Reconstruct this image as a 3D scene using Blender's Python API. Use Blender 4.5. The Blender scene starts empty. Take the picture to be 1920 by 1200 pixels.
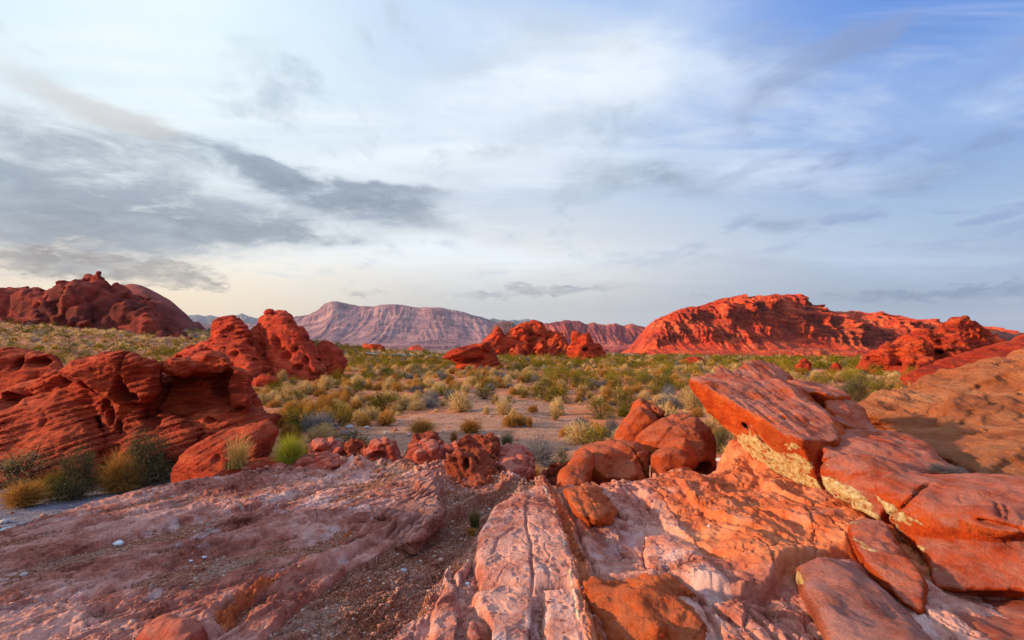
import bpy, bmesh, math, random
import numpy as np
from mathutils import Vector
from concurrent.futures import ThreadPoolExecutor

# ------------------------------------------------------------------ scene, camera, exposure
scene = bpy.context.scene
COL = scene.collection
rad = math.radians
FPX = 1000.0                      # focal length in photograph pixels (1920 wide)
PITCH = math.atan(40 / FPX)       # the horizon sits 40 px below the middle of the picture
CAM_Z = 2.9
cam_data = bpy.data.cameras.new('camera')
cam = bpy.data.objects.new('camera', cam_data)
COL.objects.link(cam)
cam.location = (0, 0, CAM_Z)
cam.rotation_euler = (math.pi / 2 + PITCH, 0, 0)
cam_data.sensor_width = 36
cam_data.lens = 36 * FPX / 1920
cam_data.clip_start = 0.05
cam_data.clip_end = 120000
scene.camera = cam
scene.view_settings.view_transform = 'Standard'
scene.view_settings.look = 'None'
scene.view_settings.exposure = 0.62
scene.view_settings.gamma = 1.0
scene.cycles.use_denoising = True
try:
    scene.cycles.denoiser = 'OPENIMAGEDENOISE'
    scene.cycles.denoising_prefilter = 'ACCURATE'
except Exception:
    pass
scene.cycles.max_bounces = 6
scene.cycles.diffuse_bounces = 3
scene.cycles.glossy_bounces = 2
scene.cycles.transmission_bounces = 3
scene.cycles.transparent_max_bounces = 8
scene.cycles.volume_bounces = 0

# ------------------------------------------------------------------ picture <-> place
CP, SP = math.cos(PITCH), math.sin(PITCH)


def rayd(px, py):
    """direction of the line of sight through a photograph pixel, per metre of depth"""
    u, v = (px - 960) / FPX, (600 - py) / FPX
    return np.array([u, CP - v * SP, SP + v * CP])


def at(px, py, d):
    return np.array([0, 0, CAM_Z]) + d * rayd(px, py)


def on(px, py, z):
    r = rayd(px, py)
    t = (z - CAM_Z) / r[2]
    return np.array([r[0] * t, r[1] * t])


def sl(c):
    """sRGB 0..255 to linear"""
    out = []
    for v in c:
        v = v / 255.0
        out.append(v / 12.92 if v <= 0.04045 else ((v + 0.055) / 1.055) ** 2.4)
    return tuple(out)


# ------------------------------------------------------------------ sun
SUN_AZ, SUN_EL = rad(-97), rad(15)           # azimuth from straight ahead (+y), clockwise
sun_dir = Vector((math.sin(SUN_AZ) * math.cos(SUN_EL), math.cos(SUN_AZ) * math.cos(SUN_EL), math.sin(SUN_EL)))
sun_data = bpy.data.lights.new('sun', 'SUN')
sun_data.energy = 5.0
sun_data.angle = rad(2.0)
sun_data.color = (1.0, 0.72, 0.46)
sun = bpy.data.objects.new('sun', sun_data)
COL.objects.link(sun)
sun.rotation_euler = sun_dir.to_track_quat('Z', 'Y').to_euler()
sun.location = (-50, 0, 60)


# ------------------------------------------------------------------ node helper
class NT:
    def __init__(self, tree):
        self.t = tree
        self.n = tree.nodes
        self.l = tree.links

    def node(self, kind, **kw):
        nd = self.n.new(kind)
        for k, v in kw.items():
            setattr(nd, k, v)
        return nd

    def put(self, sock, val):
        if val is None:
            return
        if isinstance(val, bpy.types.NodeSocket):
            self.l.new(val, sock)
        else:
            sock.default_value = val

    def m(self, op, a, b=None, c=None, clamp=False):
        nd = self.node('ShaderNodeMath', operation=op, use_clamp=clamp)
        for i, v in enumerate((a, b, c)):
            self.put(nd.inputs[i], v)
        return nd.outputs[0]

    def vm(self, op, a, b=None, out=0):
        nd = self.node('ShaderNodeVectorMath', operation=op)
        self.put(nd.inputs[0], a)
        if b is not None:
            self.put(nd.inputs[3 if op == 'SCALE' else 1], b)
        return nd.outputs['Value'] if op in ('DOT_PRODUCT', 'LENGTH', 'DISTANCE') else nd.outputs[0]

    def mix(self, f, a, b, blend='MIX'):
        nd = self.node('ShaderNodeMix', data_type='RGBA', blend_type=blend)
        self.put(nd.inputs[0], f)
        for i, v in ((6, a), (7, b)):
            if isinstance(v, (tuple, list)) and len(v) == 3:
                v = (*v, 1)
            self.put(nd.inputs[i], v)
        return nd.outputs[2]

    def noise(self, vec, scale, detail=4, rough=0.55, dist=0.0, out=0):
        nd = self.node('ShaderNodeTexNoise')
        self.put(nd.inputs['Vector'], vec)
        nd.inputs['Scale'].default_value = scale
        nd.inputs['Detail'].default_value = detail
        nd.inputs['Roughness'].default_value = rough
        nd.inputs['Distortion'].default_value = dist
        return nd.outputs[out]

    def voro(self, vec, scale, feature='F1', out='Distance', rnd=1.0):
        nd = self.node('ShaderNodeTexVoronoi', feature=feature)
        self.put(nd.inputs['Vector'], vec)
        nd.inputs['Scale'].default_value = scale
        nd.inputs['Randomness'].default_value = rnd
        return nd.outputs[out]

    def ramp(self, fac, stops, interp='LINEAR'):
        nd = self.node('ShaderNodeValToRGB')
        nd.color_ramp.interpolation = interp
        el = nd.color_ramp.elements
        while len(el) < len(stops):
            el.new(0.5)
        for e, (p, c) in zip(el, stops):
            e.position = p
            if not isinstance(c, (tuple, list)):
                c = (c, c, c)
            e.color = (*c, 1) if len(c) == 3 else c
        self.put(nd.inputs[0], fac)
        return nd.outputs[0]

    def rng(self, v, a, b, c=0.0, d=1.0, smooth=False):
        nd = self.node('ShaderNodeMapRange', interpolation_type='SMOOTHSTEP' if smooth else 'LINEAR')
        self.put(nd.inputs[0], v)
        for i, x in enumerate((a, b, c, d)):
            self.put(nd.inputs[1 + i], x)
        return nd.outputs[0]

    def mapping(self, vec, loc=(0, 0, 0), rot=(0, 0, 0), scale=(1, 1, 1)):
        nd = self.node('ShaderNodeMapping')
        self.put(nd.inputs[0], vec)
        nd.inputs[1].default_value = loc
        nd.inputs[2].default_value = rot
        nd.inputs[3].default_value = scale
        return nd.outputs[0]


# ------------------------------------------------------------------ sky
def build_sky():
    w = bpy.data.worlds.new('World')
    scene.world = w
    w.use_nodes = True
    w.node_tree.nodes.clear()
    T = NT(w.node_tree)
    tc = T.node('ShaderNodeTexCoord')
    D = T.vm('NORMALIZE', tc.outputs['Generated'])
    sep = T.node('ShaderNodeSeparateXYZ')
    T.put(sep.inputs[0], D)
    x, y, z = sep.outputs
    az = T.m('ARCTAN2', x, y)
    el = T.m('ARCSINE', z)
    nish = T.node('ShaderNodeTexSky', sky_type='NISHITA')
    nish.sun_disc = False
    nish.sun_elevation = SUN_EL
    nish.sun_rotation = SUN_AZ
    nish.air_density = 1.0
    nish.dust_density = 1.5

    # clear and veiled sky colours at three bearings, by elevation (0 .. 0.65 rad)
    e01 = T.m('DIVIDE', el, 0.65, clamp=True)
    S = lambda *c: sl(c)
    left = T.ramp(e01, [(0.0, S(228, 202, 170)), (0.09, S(240, 219, 186)), (0.2, S(246, 234, 214)), (0.33, S(220, 230, 236)),
                        (0.55, S(206, 225, 235)), (0.8, S(213, 234, 244)), (1.0, S(205, 228, 243))])
    midc = T.ramp(e01, [(0.0, S(176, 178, 182)), (0.1, S(190, 191, 192)), (0.22, S(218, 217, 215)), (0.4, S(195, 208, 224)),
                        (0.62, S(188, 206, 230)), (0.85, S(176, 200, 233)), (1.0, S(150, 182, 230))])
    right = T.ramp(e01, [(0.0, S(120, 142, 172)), (0.12, S(140, 158, 184)), (0.27, S(154, 178, 208)), (0.5, S(122, 158, 214)),
                         (0.75, S(92, 138, 214)), (1.0, S(62, 114, 206))])
    a01 = T.rng(az, -0.62, 0.0, smooth=True)
    b01 = T.rng(az, 0.0, 0.72, smooth=True)
    base = T.mix(b01, T.mix(a01, left, midc), right)
    # away behind the camera the sky is the pale side again
    back = T.rng(T.m('ABSOLUTE', az), 1.2, 2.4, smooth=True)
    base = T.mix(back, base, T.mix(0.5, left, right))
    hue = T.vm('SCALE', nish.outputs[0], 0.10)
    base = T.mix(0.07, base, hue)

    # warped bearing/elevation for cloud banks
    zz = T.m('ADD', T.m('MAXIMUM', z, 0.0), 0.10)
    plane = T.node('ShaderNodeCombineXYZ')
    T.put(plane.inputs[0], T.m('DIVIDE', x, zz))
    T.put(plane.inputs[1], T.m('DIVIDE', y, zz))
    P = plane.outputs[0]
    ae = T.node('ShaderNodeCombineXYZ')
    T.put(ae.inputs[0], az)
    T.put(ae.inputs[1], el)
    AE = ae.outputs[0]
    sx = T.mapping(AE, scale=(1.0, 2.6, 1.0))
    w1 = T.vm('SUBTRACT', T.noise(sx, 3.2, 6, 0.6, out=1), (0.5, 0.5, 0.5))
    w2 = T.vm('SUBTRACT', T.noise(sx, 14.0, 5, 0.6, out=1), (0.5, 0.5, 0.5))
    WA = T.vm('ADD', AE, T.vm('MULTIPLY', w1, (0.34, 0.11, 0)))
    WA = T.vm('ADD', WA, T.vm('MULTIPLY', w2, (0.05, 0.016, 0)))

    def blob(px, py, rx, ry, tilt=0.0, V=None):
        d = rayd(px, py)
        a0 = math.atan2(d[0], d[1])
        e0 = math.asin(d[2] / np.linalg.norm(d))
        ra, rb = rx / FPX * math.cos(a0) ** 1.0, ry / FPX
        c, s = math.cos(rad(tilt)), math.sin(rad(tilt))
        dv = T.vm('SUBTRACT', V or WA, (a0, e0, 0))
        p = T.vm('DOT_PRODUCT', dv, (c / ra, s / ra, 0))
        q = T.vm('DOT_PRODUCT', dv, (-s / rb, c / rb, 0))
        r = T.m('ADD', T.m('MULTIPLY', p, p), T.m('MULTIPLY', q, q))
        return T.m('EXPONENT', T.m('MULTIPLY', r, -1.0))

    def bank(lst, V=None):
        acc = None
        for amp, *b in lst:
            v = T.m('MULTIPLY', blob(*b, V=V), amp)
            acc = v if acc is None else T.m('ADD', acc, v)
        return acc

    streak = T.noise(T.mapping(P, rot=(0, 0, rad(-24)), scale=(0.36, 1.0, 1)), 1.5, 10, 0.64, 0.9)
    puffs = T.noise(T.mapping(P, rot=(0, 0, rad(-12)), scale=(1, 0.6, 1)), 2.2, 7, 0.58, 0.3)
    fine = T.noise(sx, 11.0, 10, 0.68, 0.5)

    # white veils
    white = bank([(0.95, 920, 205, 230, 70, 14), (0.85, 1180, 130, 170, 70, 30), (0.55, 980, 60, 220, 50, -8), (0.5, 1320, 110, 260, 40, -18),
                  (0.55, 1860, 190, 130, 26, 16), (0.75, 620, 475, 420, 46, -2), (0.6, 940, 480, 300, 26, -4),
                  (0.55, 250, 320, 300, 60, -10), (0.45, 1660, 470, 240, 40, -12), (0.3, 1450, 290, 260, 24, -25), (0.22, 1600, 240, 330, 40, 22),
                  (0.6, 380, 120, 380, 150, 0)])
    wf = T.m('MULTIPLY', white, T.rng(T.m('ADD', streak, T.m('MULTIPLY', fine, 0.4)), 0.45, 0.85, 0.35, 1.2))
    wcol = T.mix(b01, T.mix(a01, S(236, 244, 246), S(224, 233, 241)), S(190, 208, 234))
    colr = T.mix(T.m('MULTIPLY', wf, 0.85, clamp=True), base, wcol)
    # thin streaks of cirrus everywhere
    cf = T.m('MULTIPLY', T.rng(streak, 0.46, 0.64, smooth=True), T.rng(el, 0.08, 0.25))
    colr = T.mix(T.m('MULTIPLY', cf, 0.45), colr, T.mix(b01, S(230, 238, 243), S(196, 207, 230)))
    cd = T.m('MULTIPLY', T.rng(puffs, 0.52, 0.66, smooth=True), T.rng(el, 0.06, 0.2))
    colr = T.mix(T.m('MULTIPLY', cd, 0.75), colr, T.mix(b01, S(176, 190, 205), S(128, 148, 192)))

    # grey banks
    grey = bank([(1.0, 690, 376, 165, 34, -10), (0.8, 540, 338, 170, 26, -12), (0.75, 430, 400, 240, 40, -3), (0.9, 120, 395, 300, 62, -3), (0.75, 60, 470, 190, 40, 2), (0.6, 330, 440, 300, 14, 1), (0.5, 620, 330, 220, 9, -9),
                 (0.75, 130, 262, 190, 30, -12), (0.6, 20, 330, 140, 50, 0), (0.45, 300, 285, 120, 16, -8), (0.5, 420, 440, 200, 16, 5),
                 (0.5, 1080, 60, 200, 46, -10), (0.34, 505, 80, 46, 60, 20), (0.42, 1040, 240, 180, 34, 12), (0.3, 850, 345, 150, 26, -14),
                 (0.62, 1440, 422, 95, 20, -4), (0.25, 1240, 330, 240, 26, -6), (0.5, 1750, 320, 220, 50, 8), (0.3, 1150, 570, 300, 16, 0), (0.4, 1320, 500, 300, 24, -4), (0.5, 1560, 120, 160, 34, 18), (0.45, 1250, 330, 200, 40, -10), (0.4, 900, 130, 120, 30, 10), (0.5, 300, 250, 200, 20, -8), (0.5, 230, 440, 330, 34, 2)])
    gf = T.m('MULTIPLY', grey, T.rng(T.m('ADD', T.m('MULTIPLY', fine, 0.6), T.m('MULTIPLY', streak, 0.4)), 0.34, 0.60, 0.25, 1.2))
    gcol = T.mix(b01, T.mix(T.rng(fine, 0.35, 0.65), S(94, 110, 132), S(138, 152, 168)), S(112, 132, 168))
    colr = T.mix(T.m('MULTIPLY', T.rng(gf, 0.06, 1.15, smooth=True), 0.80, clamp=True), colr, gcol)

    # small low clouds with firmer outlines
    w3 = T.vm('SUBTRACT', T.noise(sx, 30.0, 6, 0.65, out=1), (0.5, 0.5, 0.5))
    WB = T.vm('ADD', AE, T.vm('MULTIPLY', w3, (0.13, 0.05, 0)))
    small = bank([(1, 190, 500, 130, 20, -3), (0.9, 300, 510, 95, 16, -2), (0.8, 250, 520, 60, 12, -2), (0.8, 375, 534, 36, 11, -5), (0.5, 425, 542, 18, 5, 0),
                  (0.8, 40, 492, 120, 14, 3), (0.55, 680, 549, 60, 6, 0), (0.7, 1060, 544, 130, 8, 2), (0.6, 970, 536, 60, 6, 0), (0.5, 900, 556, 120, 8, 0), (0.45, 1310, 555, 100, 5, 0),
                  (0.6, 1690, 556, 260, 12, 0), (0.5, 1880, 540, 130, 12, 3)], V=WB)
    sm = T.m('MULTIPLY', T.rng(small, 0.22, 0.70, smooth=True), 0.62)
    sm = T.m('MULTIPLY', sm, T.rng(T.noise(sx, 24.0, 6, 0.65), 0.36, 0.58, 0.35, 1.25))
    scol = T.mix(b01, T.mix(a01, T.mix(T.rng(fine, 0.4, 0.62), S(128, 126, 128), S(160, 156, 152)), S(148, 154, 164)), S(110, 130, 162))
    colr = T.mix(sm, colr, scol)
    tan = T.m('MULTIPLY', T.rng(bank([(1, 150, 185, 150, 22, -14), (0.7, 235, 212, 60, 14, -10)]), 0.05, 1.0, smooth=True), 0.5)
    colr = T.mix(tan, colr, S(186, 178, 176))
    # added gain: unseen sky overhead and behind is brightened to light the ground
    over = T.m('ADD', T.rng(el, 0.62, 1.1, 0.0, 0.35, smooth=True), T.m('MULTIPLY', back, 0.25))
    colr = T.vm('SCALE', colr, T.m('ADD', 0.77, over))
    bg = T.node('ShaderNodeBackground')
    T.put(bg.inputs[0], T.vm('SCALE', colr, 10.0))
    bg.inputs[1].default_value = 0.1
    out = T.node('ShaderNodeOutputWorld')
    T.l.new(bg.outputs[0], out.inputs[0])
    w.cycles.sampling_method = 'MANUAL'
    w.cycles.sample_map_resolution = 512


build_sky()

# ------------------------------------------------------------------ noise on arrays of points
_rs = np.random.RandomState(7)
_G = _rs.normal(size=(256, 3)).astype(np.float32)
_G /= np.linalg.norm(_G, axis=1, keepdims=True)
_G *= 1.3


def _hash(ix, iy, iz):
    with np.errstate(over='ignore'):
        n = ix.astype(np.uint32) * np.uint32(374761393) + iy.astype(np.uint32) * np.uint32(668265263) + iz.astype(np.uint32) * np.uint32(2246822519)
        n = (n ^ (n >> np.uint32(13))) * np.uint32(1274126177)
        return n ^ (n >> np.uint32(16))


_POOL = ThreadPoolExecutor(4)


def pn(P):
    P = np.ascontiguousarray(P, dtype=np.float32)
    if len(P) > 300000:                          # large sets are shared out between the processor's cores
        parts = np.array_split(P, 8)
        return np.concatenate(list(_POOL.map(pn, parts)))
    f = np.floor(P)
    I = f.astype(np.int64)
    r = P - f
    w = r * r * r * (r * (r * 6 - 15) + 10)
    out = np.zeros(len(P), np.float32)
    flat = len(P) > 0 and float(P[0, 2]) == float(P[:, 2].max()) == float(P[:, 2].min())
    if flat:                                     # points on one plane: four corners are enough
        r[:, 2] = 0
        w[:, 2] = 0
    for dx in (0, 1):
        wx = w[:, 0] if dx else 1 - w[:, 0]
        for dy in (0, 1):
            wy = w[:, 1] if dy else 1 - w[:, 1]
            for dz in ((0,) if flat else (0, 1)):
                wz = w[:, 2] if dz else 1 - w[:, 2]
                g = _G[_hash(I[:, 0] + dx, I[:, 1] + dy, I[:, 2] + dz) & np.uint32(255)]
                out += wx * wy * wz * (g[:, 0] * (r[:, 0] - dx) + g[:, 1] * (r[:, 1] - dy) + g[:, 2] * (r[:, 2] - dz))
    return out


def fbm(P, octaves=4, gain=0.5, lac=2.03, ridge=False):
    out = np.zeros(len(P), np.float32)
    a, tot = 1.0, 0.0
    Q = np.asarray(P, np.float32)
    for i in range(octaves):
        v = pn(Q + 17.3 * i)
        if ridge:
            v = 0.5 - np.abs(v) * 1.6
        out += a * v
        a *= gain
        Q = Q * lac
    return out


def worley(P):
    """distance to the nearest and to the second nearest scattered point, and the nearest cell's random number"""
    P = np.asarray(P, np.float32)
    f = np.floor(P).astype(np.int64)
    d1 = np.full(len(P), 9.0, np.float32)
    d2 = d1.copy()
    cid = np.zeros(len(P), np.float32)
    for dx in (-1, 0, 1):
        for dy in (-1, 0, 1):
            for dz in (-1, 0, 1):
                c = f + (dx, dy, dz)
                h = _hash(c[:, 0], c[:, 1], c[:, 2])
                q = np.stack([(h & np.uint32(1023)), ((h >> np.uint32(10)) & np.uint32(1023)), ((h >> np.uint32(20)) & np.uint32(1023))], 1).astype(np.float32) / 1023
                d = np.sqrt((((c + q) - P) ** 2).sum(1)).astype(np.float32)
                near = d < d1
                d2 = np.where(near, d1, np.minimum(d2, d))
                cid = np.where(near, (h % np.uint32(997)).astype(np.float32) / 997, cid)
                d1 = np.where(near, d, d1)
    return d1, d2, cid


def worley2(P):
    """the flat version: distances in the plane"""
    P = np.asarray(P, np.float32)
    if len(P) > 300000:
        out = list(_POOL.map(worley2, np.array_split(P, 8)))
        return tuple(np.concatenate([o[i] for o in out]) for i in range(3))
    f = np.floor(P[:, :2]).astype(np.int64)
    d1 = np.full(len(P), 9.0, np.float32)
    d2 = d1.copy()
    cid = np.zeros(len(P), np.float32)
    for dx in (-1, 0, 1):
        for dy in (-1, 0, 1):
            cx, cy = f[:, 0] + dx, f[:, 1] + dy
            h = _hash(cx, cy, cx * 0 + 3)
            qx = (h & np.uint32(1023)).astype(np.float32) / 1023
            qy = ((h >> np.uint32(10)) & np.uint32(1023)).astype(np.float32) / 1023
            d = np.hypot(cx + qx - P[:, 0], cy + qy - P[:, 1]).astype(np.float32)
            near = d < d1
            d2 = np.where(near, d1, np.minimum(d2, d))
            cid = np.where(near, (h % np.uint32(997)).astype(np.float32) / 997, cid)
            d1 = np.where(near, d, d1)
    return d1, d2, cid


def sstep(x, a, b):
    t = np.clip((x - a) / (b - a), 0, 1)
    return t * t * (3 - 2 * t)


def rot_vec(tilt, azim):
    """bedding normal: tilted from the vertical by tilt degrees towards the azimuth (degrees from +x)"""
    t, a = rad(tilt), rad(azim)
    return np.array([math.sin(t) * math.cos(a), math.sin(t) * math.sin(a), math.cos(t)], np.float32)


def strata(P, n, thick, amp, warp=0.25, seed=0, soft=0.16):
    """ledges: harder and softer beds standing out and drawn back"""
    s = (P @ n) / thick + warp * fbm(P / (thick * 7) + seed, 3)
    i = np.floor(s)
    f = s - i
    hv = lambda k: ((_hash((k + 77 + seed).astype(np.int64), (k * 0 + 5).astype(np.int64), (k * 0 + 9).astype(np.int64)) & np.uint32(255)).astype(np.float32) / 255)
    a, b = hv(i), hv(i + 1)
    w = sstep(f, 1 - soft, 1.0)
    off = a + (b - a) * w
    groove = np.exp(-((np.minimum(f, 1 - f) / 0.15) ** 2))
    return amp * (off - 0.5) + amp * 0.55 * groove



# ------------------------------------------------------------------ meshes, names, labels
def make_mesh(name, V, F, smooth=True, mat=None, attrs=None):
    V = np.asarray(V, np.float32)
    F = np.asarray(F, np.int32)
    k = F.shape[1]
    me = bpy.data.meshes.new(name)
    me.vertices.add(len(V))
    me.vertices.foreach_set('co', V.ravel())
    me.loops.add(F.size)
    me.loops.foreach_set('vertex_index', F.ravel())
    me.polygons.add(len(F))
    me.polygons.foreach_set('loop_start', np.arange(0, F.size, k, dtype=np.int32))
    me.update(calc_edges=True)
    me.polygons.foreach_set('use_smooth', np.full(len(F), smooth))
    for a, vals in (attrs or {}).items():
        vals = np.asarray(vals, np.float32)
        at_ = me.attributes.new(a, 'FLOAT', 'POINT')
        at_.data.foreach_set('value', vals)
    if mat:
        me.materials.append(mat)
    return me


def link(name, me, loc=(0, 0, 0), parent=None, label=None, cat=None, group=None, kind=None):
    o = bpy.data.objects.new(name, me)
    o.location = loc
    COL.objects.link(o)
    if parent:
        o.parent = parent
    tag(o, label, cat, group, kind)
    return o


def tag(o, label=None, cat=None, group=None, kind=None):
    for k, v in (('label', label), ('category', cat), ('group', group), ('kind', kind)):
        if v:
            o[k] = v
# ------------------------------------------------------------------ materials of the setting
def new_mat(name):
    m = bpy.data.materials.new(name)
    m.use_nodes = True
    T = NT(m.node_tree)
    b = m.node_tree.nodes['Principled BSDF']
    b.inputs['Roughness'].default_value = 0.92
    b.inputs['Specular IOR Level'].default_value = 0.12
    return m, T, b


def bump(T, b, h, strength=1.0, dist=0.02, prev=None):
    nd = T.node('ShaderNodeBump')
    nd.inputs['Strength'].default_value = strength
    nd.inputs['Distance'].default_value = dist
    T.put(nd.inputs['Height'], h)
    if prev is not None:
        T.put(nd.inputs['Normal'], prev)
    if b is not None:
        T.put(b.inputs['Normal'], nd.outputs[0])
    return nd.outputs[0]


def attr(T, name):
    nd = T.node('ShaderNodeAttribute', attribute_name=name)
    return nd.outputs['Fac']


def rock_mat(name, dark, mid, light, dust=None, dust_amt=0.5, scale=1.0, bands=(0, 0, 0), band_scale=6.0, band_amt=0.5, bump_d=0.02, spots=0.4,
             varnish=None, varnish_amt=0.0, cream=False, band_bump=0.6, fine=1.0, warm=None, cracks=0.6, bwarp=0.22):
    dark = tuple(c * 0.72 for c in dark)
    light = tuple(min(c * 1.12, 0.8) for c in light)
    m, T, b = new_mat(name)
    tc = T.node('ShaderNodeTexCoord')
    P = tc.outputs['Object']
    n1 = T.noise(P, 0.9 * scale, 9, 0.62, 0.3)
    n2 = T.noise(P, 5.0 * scale, 8, 0.65)
    n3 = T.noise(P, 26.0 * scale, 6, 0.7)
    f = T.m('ADD', T.m('MULTIPLY', n1, 0.55), T.m('ADD', T.m('MULTIPLY', n2, 0.3), T.m('MULTIPLY', n3, 0.15)))
    col = T.ramp(f, [(0.38, dark), (0.49, mid), (0.61, light)])
    bp = T.mapping(P, rot=bands, scale=(0.12, 0.12, 1.0))
    bw = T.vm('ADD', bp, T.vm('SCALE', T.noise(P, 0.7 * scale, 3, 0.5, out=1), bwarp / scale))
    bn = T.noise(bw, band_scale * scale, 6, 0.7)
    bcol = T.ramp(bn, [(0.36, dark), (0.5, mid), (0.62, light)])
    col = T.mix(band_amt, col, bcol)
    if warm:
        col = T.mix(T.m('MULTIPLY', T.rng(T.noise(P, 0.6 * scale, 5, 0.6, 0.5), 0.46, 0.6, smooth=True), 0.6), col, warm)
    # pits and small dark pocks
    pock = T.rng(T.voro(P, 9.0 * scale), 0.05, 0.22, 1, 0)
    pock = T.m('MULTIPLY', pock, T.rng(T.noise(P, 1.7 * scale, 3, 0.5), 0.5, 0.62))
    col = T.mix(T.m('MULTIPLY', pock, spots), col, tuple(c * 0.45 for c in dark))
    if varnish:
        vf = T.rng(T.m('ADD', T.noise(P, 0.5 * scale, 7, 0.65, 0.6), T.m('MULTIPLY', bn, 0.12)), 0.54, 0.64, smooth=True)
        col = T.mix(T.m('MULTIPLY', vf, varnish_amt), col, varnish)
    if dust:
        g = T.node('ShaderNodeNewGeometry')
        s = T.node('ShaderNodeSeparateXYZ')
        T.put(s.inputs[0], g.outputs['Normal'])
        up = T.rng(s.outputs[2], 0.45, 0.92, smooth=True)
        df = T.m('MULTIPLY', up, T.rng(T.noise(P, 2.2 * scale, 7, 0.65), 0.32, 0.56))
        col = T.mix(T.m('MULTIPLY', df, dust_amt), col, dust)
    if cream:
        cf = attr(T, 'cream')
        ed = Vector(at(1548, 938, 5.35) - at(1384, 836, 6.6)).normalized()
        e2 = ed.cross(Vector((0, 0, 1))).normalized()
        e3 = ed.cross(e2)
        cc = T.node('ShaderNodeCombineXYZ')
        for i_, (e_, k_) in enumerate(((ed, 0.10), (e2, 1.0), (e3, 1.0))):
            T.put(cc.inputs[i_], T.vm('DOT_PRODUCT', P, tuple(c_ * k_ for c_ in e_)))
        cn = T.m('ADD', T.m('MULTIPLY', T.noise(cc.outputs[0], 16.0, 7, 0.7), 0.6), T.m('MULTIPLY', T.noise(P, 9.0, 6, 0.65), 0.4))
        cm = T.rng(T.m('ADD', T.m('MULTIPLY', cf, 0.66), T.m('MULTIPLY', T.m('SUBTRACT', cn, 0.5), 3.4)), 0.40, 0.54, smooth=True)
        ccol = T.ramp(T.noise(P, 24, 5, 0.7), [(0.34, sl((176, 92, 40))), (0.48, sl((222, 176, 112))), (0.66, sl((238, 218, 168)))])
        col = T.mix(cm, col, ccol)
    cw = T.vm('ADD', P, T.vm('SCALE', T.noise(P, 1.6 * scale, 5, 0.65, out=1), 0.9 / scale))
    ce = T.voro(cw, 1.15 * scale, 'DISTANCE_TO_EDGE')
    ck = T.m('MULTIPLY', T.rng(ce, 0.003, 0.018, 1, 0), T.rng(T.noise(P, 0.8 * scale, 3, 0.5), 0.47, 0.60))
    col = T.mix(T.m('MULTIPLY', ck, 0.75 * cracks), col, tuple(c * 0.3 for c in dark))
    T.put(b.inputs['Base Color'], col)
    hb = T.m('ADD', T.m('MULTIPLY', n2, 1.2), T.m('MULTIPLY', n3, 0.8 * fine))
    hb = T.m('ADD', hb, T.m('MULTIPLY', T.noise(P, 90 * scale, 4, 0.7), 0.34 * fine))
    hb = T.m('ADD', hb, T.m('MULTIPLY', bn, band_bump))
    hb = T.m('SUBTRACT', hb, T.m('ADD', T.m('MULTIPLY', pock, 0.5), T.m('MULTIPLY', ck, 0.9 * cracks)))
    if cream:
        hb = T.m('ADD', hb, T.m('MULTIPLY', cm, T.m('MULTIPLY', cn, 0.35)))
    bump(T, b, hb, 1.0, bump_d * 1.7)
    return m


# ------------------------------------------------------------------ the desert floor
_FR = np.array([0, 60, 120, 300, 700, 1500, 4000, 12000, 40000], float)
_FZ = np.array([0, 0, -0.7, -6.0, -12.0, -21, -46, -120, -300], float)


def terr(x, y):
    x = np.asarray(x, np.float64)
    y = np.asarray(y, np.float64)
    r = np.hypot(x, y)
    z = np.interp(r, _FR, _FZ)
    q = np.hypot((x + 95) / 1.0, (y - 108) / 1.0)                 # the rise on the left
    z = z + 7.0 * sstep(-q, -92, -8)
    q2 = np.hypot((x + 9.0) / 5.0, (y - 14.0) / 7.0)
    z = z - 0.25 * np.exp(-q2 * q2)                               # the wash below the left ledge
    P = np.stack([x.ravel(), y.ravel(), np.zeros(x.size)], 1)
    n = 0.16 * fbm(P * 0.12, 3) * np.clip(r.ravel() / 14, 0.4, 3) + 0.05 * fbm(P * 0.7, 3)
    far = np.clip((r.ravel() - 150) / 800, 0, 1)
    n = n + far * 2.0 * fbm(P * 0.006, 3)
    return z + n.reshape(x.shape)


def hit(px, py, dmax=9000.0):
    r = rayd(px, py)
    t = np.concatenate([np.arange(3, 60, 0.1), np.geomspace(60, dmax, 900)])
    zs = CAM_Z + t * r[2]
    g = terr(t * r[0], t * r[1])
    below = np.nonzero(zs <= g)[0]
    if len(below) == 0:
        return dmax
    return float(t[below[0]])


CLEAR = []       # bare gravel patches of the wash, as polygons on the ground


def poly_sd(x, y, poly):
    """signed distance to a polygon on the ground (negative inside)"""
    poly = np.asarray(poly, float)
    d = np.full(x.shape, 1e9)
    ins = np.zeros(x.shape, bool)
    n = len(poly)
    for i in range(n):
        a, b = poly[i], poly[(i + 1) % n]
        e = b - a
        wx, wy = x - a[0], y - a[1]
        t = np.clip((wx * e[0] + wy * e[1]) / (e @ e + 1e-12), 0, 1)
        d = np.minimum(d, (wx - t * e[0]) ** 2 + (wy - t * e[1]) ** 2)
        c = (a[1] > y) != (b[1] > y)
        with np.errstate(divide='ignore', invalid='ignore'):
            xi = a[0] + (y - a[1]) * e[0] / (e[1] if abs(e[1]) > 1e-12 else 1e-12)
        ins ^= c & (x < xi)
    d = np.sqrt(d)
    return np.where(ins, -d, d)


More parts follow.
